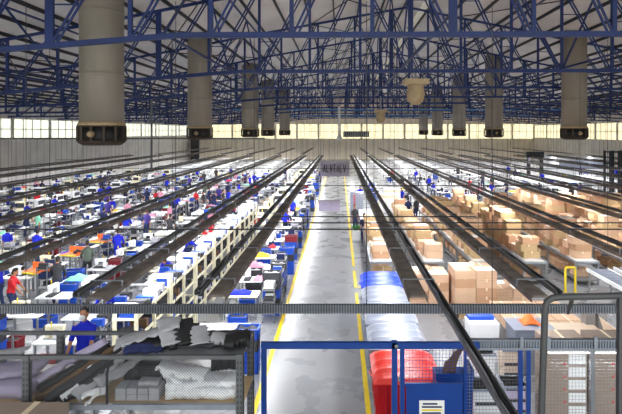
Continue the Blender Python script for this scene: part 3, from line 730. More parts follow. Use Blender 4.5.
# ------------------------------------------------------------------ workbenches and machines
def make_table(top='white', w=1.2, d=.7, simple=False):
    t = thing('workbench', '', 'workbench'); 
    if simple:
        t2 = MB(); t2.box(-w/2, w/2, -d/2, d/2, .76, .8, top)
        for sx in (-1, 1):
            for sy in (-1, 1): t2.box(sx*(w/2-.06)-.025, sx*(w/2-.06)+.025, sy*(d/2-.06)-.025, sy*(d/2-.06)+.025, 0, .76, 'steel')
        bpy.data.objects.remove(t); return tag(t2.build('workbench'), '', 'workbench')
    MB().box(-w/2, w/2, -d/2, d/2, .76, .8).build('tabletop', top, t)
    for sx in (-1, 1):
        for sy in (-1, 1): MB().box(sx*(w/2-.06)-.025, sx*(w/2-.06)+.025, sy*(d/2-.06)-.025, sy*(d/2-.06)+.025, 0, .76).build('leg', 'steel', t)
    MB().box(-w/2+.06, w/2-.06, -.02, .02, .2, .24).build('stretcher', 'steel', t)
    return t
def make_machine(body, base, simple=False):
    parts = []
    def P(nm, m, mt): parts.append((nm, m, mt))
    m = MB(); m.box(-.28, .28, -.12, .12, 0, .05); P('base_plate', m, base)
    m = MB(); m.box(.12, .24, -.08, .08, .05, .36); m.box(-.2, .24, -.06, .06, .26, .38); m.frus(-.26, -.12, -.07, .07, .14, .38, .02); P('machine_arm', m, body)
    m = MB(); m.cyl((.24, 0, .3), (.29, 0, .3), .08, n=12); P('hand_wheel', m, 'black')
    m = MB(); m.cyl((-.19, 0, .06), (-.19, 0, .15), .012, n=6); P('needle_bar', m, 'steel')
    m = MB(); m.cyl((.05, .1, 0), (.05, .1, .52), .008, n=6); m.cyl((.05, .1, .42), (.05, .1, .5), .03, .015, n=8); P('thread_stand', m, 'yellow')
    if simple:
        t = MB()
        for nm, mm, mt in parts[:3]:
            for v in (mm,): t.add(v.v, v.f, mt)
        return tag(t.build('sewing_machine'), '', 'sewing machine')
    t = thing('sewing_machine', '', 'sewing machine')
    for nm, mm, mt in parts: mm.build(nm, mt, t)
    return t
def make_cabinet(c='cream', w=.9, d=.7, h=1.5, simple=False):
    t = thing('machine_cabinet', '', 'machine')
    MB().box(-w/2, w/2, -d/2, d/2, .06, h*.62).build('cabinet_body', c, t)
    MB().box(-w/2+.08, w/2-.08, -.0, d/2, h*.62, h).build('machine_head', c, t)
    MB().box(-w/2+.05, w/2-.05, -d/2-.02, -d/2, .15, h*.5).build('door', 'bingreydark', t)
    MB().box(-w/2+.15, w/2-.15, -.02, 0, h*.7, h*.92).build('control_panel', 'charcoal', t)
    MB().box(-w/2-.01, w/2+.01, -d/2-.01, d/2+.01, 0, .06).build('plinth', 'darksteel', t)
    MB().box(w/2-.16, w/2-.12, -.0, .04, h, h+.25).build('signal_lamp', 'yellow', t)
    return t
def make_heap(mt, w=.6, d=.4, h=.18, seed=1, name='fabric_heap', cat='fabric'):
    q = random.Random(seed); ph = [q.uniform(0, 6) for _ in range(4)]
    m = MB()
    def z(x, y):
        e = max(0, 1 - (2*x/w)**4) * max(0, 1 - (2*y/d)**4)
        return .001 + e * h * (.65 + .2*math.sin(11*x+ph[0]) * math.cos(9*y+ph[1]) + .12*math.sin(23*x+17*y+ph[2]))
    m.sheet(-w/2, w/2, -d/2, d/2, z, 12, 10, .008)
    return tag(m.build(name, mt), '', cat)
def make_stool():
    t = thing('work_stool', '', 'stool')
    MB().lathe([(.15, .44), (.17, .46), (.17, .49), (.1, .5)], n=16).build('seat', 'charcoal', t)
    MB().cyl((0, 0, .08), (0, 0, .44), .025, n=8).build('post', 'steel', t)
    m = MB()
    for k in range(5): a = k * 1.2566; m.bar((0, 0, .06), (.24*math.cos(a), .24*math.sin(a), .03), .03)
    m.build('foot_star', 'black', t)
    return t
TB = Proto(make_table()); TBc = Proto(make_table('cream')); TBs = Proto(make_table(simple=True)); TBl = Proto(make_table(w=1.5, d=2.0, simple=True)); TBr = Proto(make_table(simple=True)); TBl.root.name = 'white_table'; TBl.root['category'] = 'table'; TBr.root.name = 'right_workbench'; snapshot(TBl.root); snapshot(TBr.root)  # large and right-hand variants are plain white workbenches, use unknown
SM = Proto(make_machine('white', 'charcoal')); SMd = Proto(make_machine('cream', 'steel')); SMs = Proto(make_machine('white', 'charcoal', True)); SMk = Proto(make_machine('charcoal', 'white', True))
def make_trolley(seed):
    q = random.Random(seed); t = thing('parts_trolley', '', 'trolley')
    m = MB()
    for sx in (-.2, .2):
        for sy in (-.38, .38): m.box(sx - .015, sx + .015, sy - .015, sy + .015, .06, 1.25)
    for z in (.3, .7, 1.1): m.box(-.21, .21, -.4, .4, z, z + .02)
    m.build('trolley_frame', 'steel', t)
    for z in (.32, .72, 1.12):
        m = MB(); m.box(-.17, .17, -.35, .35, z, z + .02, 'charcoal'); y = -.34
        while y < .2:
            w = q.uniform(.1, .22); m.box(-.16, .16, y, y + w, z + .02, z + q.uniform(.08, .24), q.choice(['charcoal', 'black', 'crateblue', 'white', 'navy', 'charcoal', 'clothgrey', 'cartonbeige'])); y += w + .01
        m.build('stacked_parts', None, t)
    for sx in (-.2, .2):
        for sy in (-.38, .38): MB().cyl((sx - .015, sy, .035), (sx + .015, sy, .035), .035, n=8).build('castor', 'black', t)
    return t
TY3 = [Proto(make_trolley(k)) for k in (1, 2, 3, 4)]
CB = Proto(make_cabinet('cream')); CBw = Proto(make_cabinet('white', 1.1, .8, 1.35)); ST = Proto(make_stool())
HP = {k: Proto(make_heap(k2, seed=i)) for i, (k, k2) in enumerate((('white', 'linen'), ('black', 'charcoal'), ('blue', 'shirtblue'), ('grey', 'clothgrey'), ('pink', 'pink'), ('navy', 'navy'), ('yellow', 'yellow'), ('red', 'red'), ('green', 'mint'), ('brown', 'brownhide')))}

# ------------------------------------------------------------------ people
def remesh(mb, vox, name):
    me = mb.mesh(name + '_src', 'white'); o = bpy.data.objects.new('tmp', me); COL.objects.link(o)
    md = o.modifiers.new('r', 'REMESH'); md.mode = 'VOXEL'; md.voxel_size = vox; md.use_smooth_shade = True
    s = o.modifiers.new('s', 'SMOOTH'); s.factor = .5; s.iterations = 3
    dg = bpy.context.evaluated_depsgraph_get(); dg.update(); r = bpy.data.meshes.new_from_object(o.evaluated_get(dg)); r.name = name
    bpy.data.objects.remove(o); return r
def ik(S, T, l1, l2, pole):
    S = Vector(S); T = Vector(T); d = T - S; L = min(d.length, (l1 + l2) * .999); dn = d.normalized()
    a = (l1*l1 - l2*l2 + L*L) / (2*L); h = math.sqrt(max(l1*l1 - a*a, 0)); p = Vector(pole); p = (p - dn * dn.dot(p)).normalized()
    return S + dn * a + p * h, S + dn * L
def figure_meshes(pose):
    """person facing +Y.  pose: seat (pelvis height), lean, hands (L, R targets), knees"""
    ph = pose.get('pelvis', .93); lean = pose.get('lean', 0.); seated = pose.get('seated', False)
    P0 = Vector((0, 0, ph)); up = Vector((0, math.sin(lean), math.cos(lean))); fw = Vector((0, math.cos(lean), -math.sin(lean)))
    W = P0 + up * .16; C1 = P0 + up * .33; C2 = P0 + up * .46; N = P0 + up * .55
    hl = lean + pose.get('nod', .25); hup = Vector((0, math.sin(hl), math.cos(hl))); hf = Vector((0, math.cos(hl), -math.sin(hl)))
    HB = N + up * .05; HC = HB + hup * .11
    def torso(m, e): m.loft([P0 - up * .04, P0 + up * .05, W, C1, C2, P0 + up * .51], [(.155+e, .115+e), (.158+e, .115+e), (.135+e, .10+e), (.165+e, .115+e), (.17+e, .105+e), (.09+e, .07+e)], n=16)
    body = MB(); shirt = MB(); trou = MB(); shoes = MB(); hair = MB()
    torso(body, 0); torso(shirt, .014)
    body.loft([C2, N, HB], [.06, .053, .055], n=10)
    body.loft([HB + hf * .03 - hup*.0, HB + hf * .022 + hup * .05, HC + hf*.01, HC + hup * .06, HC + hup * .1], [(.045, .05), (.062, .078), (.075, .095), (.07, .088), (.045, .055)], n=14)
    body.loft([HC + hf * .095 + hup * .015, HC + hf * .115 - hup * .025], [.012, .017], n=8)     # nose
    body.loft([HC + hf * .085 - hup * .055 - Vector((.022, 0, 0)), HC + hf * .085 - hup * .055 + Vector((.022, 0, 0))], [.01, .01], side=(0, 0, 1), n=8)  # mouth
    for s in (-1, 1):
        body.loft([HC + Vector((s*.077, 0, 0)) - hup*.02, HC + Vector((s*.082, 0, 0)) + hup*.025], [(.008, .018), (.009, .02)], n=8)
        S = C2 + Vector((s*.175, 0, 0)) - up * .01
        T = Vector(pose['hands'][0 if s < 0 else 1]); E, Wr = ik(S, T, .29, .255, Vector((s*.55, -.35, -1)))
        mid = (S + E) / 2
        body.loft([S, mid, E], [.052, .046, .04], n=10); body.loft([E, (E*2+Wr)/3, Wr], [.04, .038, .026], n=10)
        shirt.loft([C2 + Vector((s*.1, 0, 0)), S, mid, S.lerp(E, .85)], [.07, .068, .06, .056], n=10)
        if pose.get('long'): shirt.loft([S.lerp(E, .8), E, E.lerp(Wr, .9)], [.056, .053, .04], n=10)
        d = (Wr - E).normalized(); side = Vector((s, 0, 0)); side = (side - d * d.dot(side)).normalized(); nrm = d.cross(side).normalized()
        if nrm.z > 0: nrm = -nrm
        pc = Wr + d * .05
        body.loft([Wr, pc, Wr + d * .09], [(.026, .02), (.04, .017), (.04, .015)], side=side, n=10)
        for k, (o_, L) in enumerate(((-.03, .065), (-.01, .078), (.01, .072), (.03, .055))):
            a = Wr + d * .09 + side * o_; b_ = a + d * L * .5 + nrm * .006; c = b_ + (d * .7 + nrm * .7).normalized() * L * .5
            body.loft([a - d*.02, a, b_, c], [.0105, .010, .009, .0075], n=6)
        a = Wr + d * .03 - side * .03; b_ = a - side * .03 + d * .035; body.loft([a, b_, b_ + d * .03 + nrm * .008], [.013, .011, .009], n=6)
        hip = P0 + Vector((s*.09, 0, -.04)); F_ = Vector(pose['feet'][0 if s < 0 else 1]); A = Vector((F_[0], F_[1], F_[2] + .09))
        K, A = ik(hip, A, .43, .42, Vector((s*.1, 1, .1 if not seated else 1)))
        for m, e in ((body, 0), (trou, .014)):
            m.loft([hip, hip.lerp(K, .5), K], [.088+e, .072+e, .055+e], n=12); m.loft([K, K.lerp(A, .35), A], [.055+e, .054+e, (.037 if m is body else .055)+e*.5], n=12)
        fd = Vector((s*.12, 1, 0)).normalized()
        for m, e in ((body, 0), (shoes, .012)):
            m.loft([A - fd * .05 - Vector((0, 0, .05)), A + fd * .05 - Vector((0, 0, .05)), A + fd * .15 - Vector((0, 0, .062))], [(.036+e, .032+e), (.042+e, .028+e), (.036+e, .018+e)], n=10)
        for m_ in (trou,): m_.loft([P0 - up*.02, hip], [(.13, .115), .1], n=12)
    trou.loft([P0 - up * .06, P0 + up * .06], [(.168, .128), (.166, .126)], n=14)
    hair.loft([HC - hf * .035 - hup * .045, HC - hf * .02 + hup * .02, HC - hf*.008 + hup * .075, HC + hup*.1], [(.07, .06), (.084, .09), (.08, .092), (.055, .06)], n=14)
    if pose.get('longhair'): hair.loft([HC - hf * .08, HC - hf * .11 - hup * .1, HC - hf * .1 - hup * .22], [(.05, .03), (.045, .035), (.03, .02)], n=10)
    eyes = MB()
    for s in (-1, 1): eyes.loft([HC + hf*.092 + Vector((s*.032 - .004, 0, 0)) + hup*.012, HC + hf*.092 + Vector((s*.032 + .004, 0, 0)) + hup*.012], [.009, .009], side=(0, 0, 1), n=6)
    mk = MB(); mk.loft([HC + hf * .085 - hup * .085, HC + hf * .112 - hup * .05, HC + hf * .108 - hup * .01], [(.04, .03), (.065, .035), (.06, .025)], n=12)
    out = dict(mask=mk.mesh('person_mask', 'white'), body=remesh(body, .012, 'person_body'), shirt=remesh(shirt, .015, 'person_shirt'), trousers=remesh(trou, .017, 'person_trousers'), shoes=remesh(shoes, .014, 'person_shoes'), hair=remesh(hair, .014, 'person_hair'), eyes=eyes.mesh('person_eyes', 'black'))
    return out
POSES = {
 'work': dict(hands=((-.2, .38, .92), (.2, .4, .9)), feet=((-.12, .02, 0), (.13, -.04, 0)), lean=.12, nod=.35),
 'workup': dict(hands=((-.22, .36, .95), (.2, .4, .92)), feet=((-.12, .02, 0), (.13, -.04, 0)), lean=.05, nod=-.02),
 'worklong': dict(hands=((-.2, .4, .98), (.22, .36, .94)), feet=((-.12, .05, 0), (.13, -.05, 0)), lean=.16, nod=.35, long=True),
 'stand': dict(hands=((-.26, .05, .72), (.26, .08, .74)), feet=((-.1, .02, 0), (.1, .0, 0)), lean=.02, nod=.1),
 'walk': dict(hands=((-.25, -.16, .8), (.25, .24, .84)), feet=((-.08, .3, 0), (.08, -.3, .03)), lean=.06, nod=.1, pelvis=.89),
 'bend': dict(hands=((-.18, .62, .8), (.2, .58, .8)), feet=((-.14, .0, 0), (.14, .05, 0)), lean=.8, nod=.2, pelvis=.9, long=True),
 'sit': dict(hands=((-.17, .46, .86), (.17, .46, .86)), feet=((-.14, .42, 0), (.14, .38, 0)), lean=.25, nod=.35, pelvis=.58, seated=True, longhair=True),
}
PM = {}
SH = {'red': ('red', 'red'), 'blue': ('shirtblue', 'blue'), 'dark': ('charcoal', 'dark grey'), 'grey': ('greengrey', 'green-grey'), 'mint': ('mint', 'mint green'), 'purple': ('purple', 'purple patterned'), 'pink': ('pink', 'pink'), 'navy': ('navy', 'navy blue'), 'white': ('linen', 'white'), 'magenta': ('magenta', 'bright magenta')}
PN = []
HEADY = {}
def person(x, y, rz, pose, shirt, label, group=None, trousers='jeans', cap=None, mask=False, z=0):
    if pose not in PM: PM[pose] = figure_meshes(POSES[pose])
    M = PM[pose]; t = bpy.data.objects.new('person', None)
    COL.objects.link(t); t.empty_display_size = .1; t.location = (x, y, z); t.rotation_euler = (0, 0, rz); tag(t, label, 'person', group)
    def part(nm, me, mt):
        o = bpy.data.objects.new(nm, me); COL.objects.link(o); o.parent = t
        if not me.materials: me.materials.append(MATS[mt])
        o.material_slots[0].link = 'OBJECT'; o.material_slots[0].material = MATS[mt]; return o
    part('body', M['body'], 'skin'); part('shirt', M['shirt'], SH[shirt][0]); part('trousers', M['trousers'], trousers)
    if y < 60: part('shoes', M['shoes'], 'black')
    part('cap' if cap else 'hair', M['hair'], cap or 'hair')
    if mask: part('face_mask', M['mask'], 'white')
    if y < 30: part('eyes', M['eyes'], 'black')
    PN.append((x, y)); return t
D2 = math.radians
person(-11.45, 17.4, D2(-75), 'work', 'red', 'person in red shirt working at a bench near the left edge')
person(-12.7, 18.6, D2(60), 'work', 'blue', 'person in blue shirt just behind the red-shirted worker at the left edge')
person(-10.75, 19.0, D2(20), 'worklong', 'dark', 'person in dark grey jacket and jeans beside an orange tray')
person(-11.0, 21.8, D2(35), 'worklong', 'grey', 'person in green-grey sleeves standing between two orange trays', trousers='charcoal')
person(-10.85, 24.4, D2(15), 'worklong', 'blue', 'person in long-sleeved blue shirt beside a blue crate, third orange tray', trousers='shirtblue')
person(-7.55, 16.6, D2(150), 'bend', 'blue', 'person in blue shirt bending over below the second left tray')
person(-5.15, 10.1, D2(185), 'workup', 'blue', 'person in blue shirt and dark cap working on the raised platform behind the mesh rack', cap='charcoal', trousers='charcoal', mask=True, z=1.2)
t = thing('work_platform', 'raised steel platform carrying the blue-shirted worker behind the mesh rack', 'platform', (-5.15, 9.9, 0))
MB().box(-.8, .8, -.6, .7, 1.14, 1.2).build('deck', 'steel', t)
for sx in (-.75, .75):
    for sy in (-.55, .65): MB().box(sx - .04, sx + .04, sy - .04, sy + .04, 0, 1.14).build('leg', 'steel', t)
t = thing('small_bench', 'small white bench on the raised platform before the blue-shirted worker', 'bench', (-5.15, 9.65, 1.2))
MB().box(-.55, .55, -.25, .08, .74, .78).build('tabletop', 'white', t)
for sx in (-.5, .5): MB().box(sx - .02, sx + .02, -.2, .05, 0, .74).build('leg', 'steel', t)
person(-18.1, 30.0, D2(140), 'stand', 'mint', 'person in mint green shirt and white cap at far left', cap='white')
person(-17.3, 38, D2(200), 'bend', 'blue', 'person in blue shirt stooping over a white bench left of centre')
person(-11.8, 30.6, D2(160), 'stand', 'purple', 'person in purple patterned top walking between the left rows')
person(-11.4, 33.5, D2(80), 'stand', 'pink', 'person in pink shirt and white trousers beside a blue table', trousers='linen')
person(-6.9, 20.4, D2(170), 'bend', 'blue', 'person in blue shirt bending forward behind the cream racks, nearer one')
person(-7.0, 24.2, D2(150), 'bend', 'blue', 'person in blue shirt bending forward behind the cream racks, farther one')
for i, (px, Y, s) in enumerate(((196, 41, 'red'), (203, 40, 'dark'), (209, 43, 'navy'), (214, 40, 'navy'), (219, 44, 'purple'), (223, 41, 'dark'), (205, 47, 'grey'), (228, 47, 'navy'))):
    person(X_(px, Y), Y, R.uniform(-2, 2), R.choice(['stand', 'work']), s, 'person in %s top in the crowd mid-left, %s from its left' % (SH[s][1], nth(i + 1)), 'crowd standing mid-left')
person(X_(239, 48), 48, 1.3, 'stand', 'blue', 'person in blue shirt right of the mid-left crowd, larger one')
person(X_(250, 55), 55, 1.3, 'stand', 'blue', 'person in blue shirt right of the mid-left crowd, smaller one')
person(1.42, 29.2, D2(10), 'stand', 'navy', 'person in navy clothes standing at the right side of the aisle by the white box')
person(.95, 32.6, D2(-150), 'stand', 'dark', 'person in dark clothes behind the green plant at the aisle')
person(1.75, 44, D2(190), 'work', 'blue', 'person in blue shirt behind the white curtained cabinet right of the aisle')
person(4.3, 41, D2(170), 'bend', 'blue', 'person in blue shirt leaning over the cream partition, left one')
person(5.2, 42.5, D2(180), 'work', 'blue', 'person in blue shirt behind the cream partition, right one')
person(4.95, 36.3, D2(-20), 'stand', 'navy', 'person in navy clothes beside the cream partition, left of a pair', cap=None)
person(5.6, 36.6, D2(30), 'stand', 'dark', 'person in dark clothes with white sleeves, right of a pair by the partition')
person(10.4, 41.5, D2(-80), 'walk', 'blue', 'person in blue shirt and dark trousers walking right of the far cartons', trousers='charcoal')
person(14.6, 48, D2(150), 'work', 'blue', 'person in blue shirt bending over white tables at mid-right, left one')
person(16.7, 50, D2(120), 'work', 'navy', 'person in navy shirt at white tables at mid-right, right one')
person(-2.45, 60, D2(10), 'stand', 'navy', 'person in dark clothes beside the far end of the left floor line', trousers='charcoal')

# ------------------------------------------------------------------ left rows of stations
def near_people(x, y, d=.55): return any(abs(a - x) < d and abs(b - y) < d for a, b in PN)
ROWSL = [-3.55, -7.75, -9.9, -12.6, -14.9, -16.4, -19.2, -21.2, -24.4, -26, -29.4, -32.5]
SHC = ['blue', 'blue', 'blue', 'navy', 'white', 'dark', 'blue', 'purple', 'pink', 'red']
mcount = {}
EXCL = [(31, 41, 73, 80), (25.5, 29, 69, 71), (27, 30.2, 50, 52), (.5, 6.5, 34, 43), (-6, -2.4, 11.5, 15.4)]
def blocked(x, y, m=.7): return any(a - m < x < b + m and c - m < y < d + m for a, b, c, d in EXCL)
def station(x, y, row, c, side, r, simple, far, zt=.8):
    rn = '%s row %s of the aisle' % (nth(row), side); pos = 'in the far half' if far else '%s from the near end' % nth(c)
    g = rn if far else None
    w = 1.2
    if simple: (TBr if side == 'right' else TBs).put((x, y, 0), math.pi/2 if r.random() < .5 else 0, 'small white workbench %s of the %s' % (pos, rn) if far else 'white workbench %s, %s' % (pos, rn), 'workbenches, ' + rn)
    else:
        (TB if r.random() < .8 else TBc).put((x, y, 0), 0, 'workbench with pale top %s, %s' % (pos, rn), 'workbenches, ' + rn)
    # what stands on it
    k = r.random()
    dk = ('far down the %s' % rn) if far else ('on the %s workbench of the %s' % (nth(c), rn))
    if k < .5:
        p = (SMs if r.random() < .6 else SMk) if simple else (SM if r.random() < .7 else SMd)
        p.put((x - .15, y, zt), r.choice([0, 1.57, 3.14, 4.7]), ('dark' if p is SMk else 'cream' if p is SMd else 'white') + ' sewing machine ' + dk, 'sewing machines, ' + rn)
    cols = ['white', 'white', 'black', 'grey', 'blue', 'white', 'navy', 'pink', 'yellow', 'black', 'navy', 'red', 'green', 'black'] 
    if k > .35:
        hc = r.choice(cols); HP[hc].put((x + (.28 if k < .5 else -.1), y + r.uniform(-.08, .08), zt), r.choice([0, 3.14]) , '%s fabric heap %s' % (hc, dk), 'fabric heaps, ' + rn, (.9 if k < .5 else 1.4, 1.2, r.uniform(.6, 1.4)) if k > .5 else (.6, 1.2, 1))
    # beside it
    if r.random() < .75 and side == 'left' and y < 62 and not near_people(x + 1.05, y, .6) and not blocked(x + 1.05, y, .4): r.choice(TY3).put((x + 1.02, y + r.uniform(-.3, .3), 0), r.choice([0, 3.14]), 'trolley with stacked parts ' + ('far down' if far else 'right of the %s workbench,' % nth(c)) + ' the %s' % rn if far else 'trolley with stacked parts right of the %s workbench, %s' % (nth(c), rn), 'parts trolleys, ' + rn)
    q = r.random()
    if q < .28 and not (y < 29 and row in (2, 3, 4)) and not (row == 1 and y < 18) and not near_people(x, y - .75):
        s = r.choice(SHC); seated = r.random() < .3
        ps = 'sit' if seated else r.choice(['work', 'worklong', 'stand'])
        if far: lab = 'person in %s top working %s' % (SH[s][1], dk)
        else: lab = '%s-topped person %s at the %s workbench, %s' % (SH[s][1], 'seated' if seated else 'standing', nth(c), rn)
        person(x, y - .78, 0, ps, s, lab, 'workers, ' + rn)
        if seated: ST.put((x, y - .78, 0), 0, 'stool under the seated person, ' + ('far' if far else nth(c) + ' workbench') + ', ' + rn, 'stools, ' + rn)
    elif q < .62:
        cc = r.choice(['blue', 'black', 'blue', 'white', 'blue', 'red']); n = r.choice([1, 2, 3])
        for j in range(n):
            lv = 'only one' if n == 1 else ('bottom' if j == 0 else 'top' if j == n - 1 else 'middle')
            CR[cc].put((x + r.choice([-.25, .2]) if j == 0 else CR['last'], y - .72, j * .302), 0, '%s crate %s, %s' % ({'red': 'dark red'}.get(cc, cc), dk if far else 'before the %s workbench, %s' % (nth(c), rn), lv), 'crates, ' + rn) if False else CR[cc].put((x, y - .72, j * .302), 0, '%s crate %s, %s' % ({'red': 'dark red'}.get(cc, cc), dk if far else 'before the %s workbench, %s' % (nth(c), rn), lv), 'crates, ' + rn)
for ri, x in enumerate(ROWSL):
    r = random.Random(500 + ri); ystart = max(12.9 if ri else 12.4, abs(x) / .66 - 1.0); y = ystart; c = 0
    if ri == 1: y = 13.8
    while y < 72:
        c += 1
        if not (near_people(x, y, .75)) and not blocked(x, y):
            far = y > 46; station(x + r.uniform(-.15, .15), y, ri + 1, c, 'left', r, y > 33, far)
        y += 1.75 if y < 46 else 2.9
# big white tables beyond and cabinets in between
for ri, x in enumerate((-5.1, -23, -28)):
    r = random.Random(40 + ri); y = 30.8 if ri == 0 else abs(x) / .64
    n = 0
    while y < 70:
        n += 1
        (CB if r.random() < .5 else CBw).put((x, y, 0), r.choice([0, math.pi/2]), 'pale machine cabinet, %s from the front, %s cabinet file left of the aisle' % (nth(n), nth(ri + 1)), 'machine cabinets left')
        y += 2.6 if y < 45 else 5
# far end bays: large tables both sides
for si, (xs, nm) in enumerate((([-4.5, -8, -12, -16, -20.5, -25, -30], 'left'), ([3.5, 7, 11, 15.5, 20, 25, 30, 36, 41], 'right'))):
    for ri, x in enumerate(xs):
        y = 76; r = random.Random(ri * 7 + si)
        while y < 110:
            if blocked(x, y, 1.3): y += 5.5; continue
            TBl.put((x + r.uniform(-.3, .3), y, 0), 0, 'large white table in the far bay, %s file %s of the aisle' % (nth(ri + 1), nm), 'white tables in the far bay, %s, file %s' % (nm, nth(ri + 1)))
            y += 5.5
# right rows beyond the cartons
ROWSR = [3.4, 6.6, 9.8, 13.2, 16.4, 20.3, 24.2, 28.8, 34, 39.5]
for ri, x in enumerate(ROWSR):
    r = random.Random(900 + ri); y = max(38.8, x / .6) if x < 20 else max(31, x / .6); c = 0
    while y < 73:
        c += 1
        if not near_people(x, y, .75) and not blocked(x, y):
            far = y > 50; station(x + r.uniform(-.2, .2), y, ri + 1, c, 'right', r, True, far)
        y += 2.2 if y < 50 else 3.0
# cutting tables in between on the right: long white tops
for ri, x in enumerate((18.4, 22.3, 26.5, 31.3, 36.5)):
    for k in range(3):
        y = 44 + k * 10 + ri
        if blocked(x, y + 4, 4.5): continue
        m = MB(); m.box(-.75, .75, 0, 8.5, .82, .87, 'white')
        for sx in (-.65, .65):
            for yy in (.2, 4.2, 8.2): m.box(sx - .04, sx + .04, yy, yy + .08, 0, .82, 'steel')
        o = m.build('white_table'); o.location = (x, y, 0)
        tag(o, 'long white cutting table at far right, %s file, %s from the near end' % (nth(ri + 1), nth(k + 1)), 'cutting table', 'long cutting tables')

# ------------------------------------------------------------------ special left objects
# cream flow racks behind the nearest left tray
def make_flow_rack():
    t = thing('flow_rack', '', 'rack'); L = 2.3
    for y in (0, L / 2, L):
        for x in (-.2, .2): MB().box(x - .03, x + .03, y - .035, y + .035, 0, 1.95 if y != L / 2 else 1.7).build('upright', 'cream', t)
    q = random.Random(5)
    for k in range(4):
        z = .35 + k * .42; MB().box(-.18, .18, 0, L, z, z + .02).build('shelf', 'cream', t)
        MB().box(.18, .2, 0, L, z, z + .07).build('shelf_lip', 'cream', t)
        m = MB(); m.box(-.16, .16, .05, L - .05, z + .02, z + .03, 'clothgrey'); y = .1
        while y < L - .3:
            w = q.uniform(.1, .26); c = q.choice(['charcoal', 'clothgrey', 'black', 'charcoal', 'navy', 'crateblue', 'brownhide'])
            if q.random() < .85: m.box(-.15, .17, y, y + w, z + .03, z + q.uniform(.1, .25), c)
            y += w + .04
        m.build('stored_parts', None, t)
    for y in (0, L): MB().box(-.2, .2, y - .03, y + .03, 1.9, 1.96).build('cross_bar', 'cream', t)
    return t
FR = Proto(make_flow_rack())
for k in range(7): FR.put((-5.15, 12.0 + k * 2.5, 0), 0, 'cream metal shelf rack with small parts, %s in the file beside the nearest left tray' % ('nearest' if k == 0 else 'farthest' if k == 6 else nth(k + 1)), 'cream shelf racks', (1.3, 1, 1.22))
# orange trays with work
t0 = thing('orange_work_tray', '', 'tray')
m = MB(); m.box(-.42, .42, -.3, .3, 0, .06); m.box(-.42, .42, .24, .3, .06, .32); m.build('tray_body', 'orange', t0)
MB().box(-.42, .42, -.36, -.3, .0, .05).build('tray_edge', 'yellow', t0)
m = MB(); m.loft([(.1, 0, .1), (.2, .05, .2), (.3, .1, .16)], [.08, .07, .05], n=8); m.build('shoe_part', 'charcoal', t0)
OT = Proto(t0)
t0 = thing('tray_stand', '', 'stand')
MB().box(-.4, .4, -.25, .25, .84, .88).build('stand_top', 'white', t0)
for sx in (-.35, .35):
    for sy in (-.2, .2): MB().box(sx - .03, sx + .03, sy - .03, sy + .03, 0, .84).build('leg', 'steel', t0)
TS = Proto(t0)
for k, (px, Y) in enumerate(((36, 20.1), (73, 22.9), (101, 25.7))):
    x = X_(px, Y); nm = ('nearest, by the dark jacket', 'middle, by the green-grey sleeves', 'farthest, by the long blue sleeves')[k]
    TS.put((x, Y, 0), D2(-15), 'white stand under the orange tray, %s' % nm, 'stands under orange trays')
    OT.put((x, Y, .881), D2(-15), 'orange tray holding dark shoe parts, %s' % nm, 'orange trays')
for k, (x, y, w_) in enumerate(((X_(74, 20.3), 20.3, 'nearer'), (X_(135, 25.5), 25.5, 'farther'))):
    CR['blue'].put((x, y, .0), .2, 'blue crate on the floor below another, between the orange trays, %s pair' % w_, 'blue crates between the orange trays', (1.15, 1.1, 1.5))
    CR['blue'].put((x, y, .455), .2, 'blue crate on top of another, between the orange trays, %s pair' % w_, 'blue crates between the orange trays', (1.15, 1.1, 1.5))
# crate stacks beside the left floor line
for a, (x, y, n, cs) in enumerate(((-2.45, 17.9, 5, ('blue', 'black', 'blue', 'black', 'black')), (-2.5, 20.3, 4, ('black', 'blue', 'blue', 'black')), (-2.42, 23.0, 4, ('blue', 'blue', 'black', 'blue')), (-2.5, 25.6, 4, ('blue', 'black', 'blue', 'red')), (-2.45, 28.2, 3, ('blue', 'black', 'blue')), (-2.5, 13.6, 4, ('blue', 'blue', 'black', 'blue')), (-2.45, 34, 4, ('blue', 'black', 'blue', 'blue')), (-2.4, 41, 4, ('black', 'blue', 'blue', 'black')), (-2.5, 52, 4, ('blue', 'black', 'blue', 'blue')))):
    order = ['third', 'fourth', 'fifth', 'sixth', 'seventh', 'first', 'eighth', 'ninth', 'tenth'][a]
    order = {'third': 'second', 'fourth': 'third', 'fifth': 'fourth', 'sixth': 'fifth', 'seventh': 'sixth', 'first': 'nearest', 'eighth': 'seventh', 'ninth': 'eighth', 'tenth': 'farthest'}[order]
    for k in range(n):
        CR[cs[k]].put((x + R.uniform(-.01, .01), y, k * .302), 0, '%s crate, %s from the floor in the %s stack along the left floor line' % ({'red': 'dark red'}.get(cs[k], cs[k]), nth(k + 1), order), 'crate stacks along the left floor line')
# near-left clutter
for k in range(2): CR['red'].put((-10.6, 13.2, k * .302 + .9), 0, 'dark red crate on the grey trolley at the left edge, %s' % ('lower', 'upper')[k], 'dark red crates at the left edge')
m = MB(); m.box(-11.0, -10.2, 12.9, 13.5, .84, .9)
for sx in (-10.95, -10.25):
    for sy in (12.95, 13.45): m.box(sx - .03, sx + .03, sy - .03, sy + .03, 0, .84)
tag(m.build('crate_trolley', 'steel'), 'grey trolley under the dark red crates at the left edge', 'trolley')
for k in range(6): CR['black' if k % 2 else 'blue'].put((-9.3, 13.3, k * .302), 0, '%s crate in the tall stack near the left edge, %s from the floor' % ('black' if k % 2 else 'blue', nth(k + 1)), 'tall crate stack near the left edge')
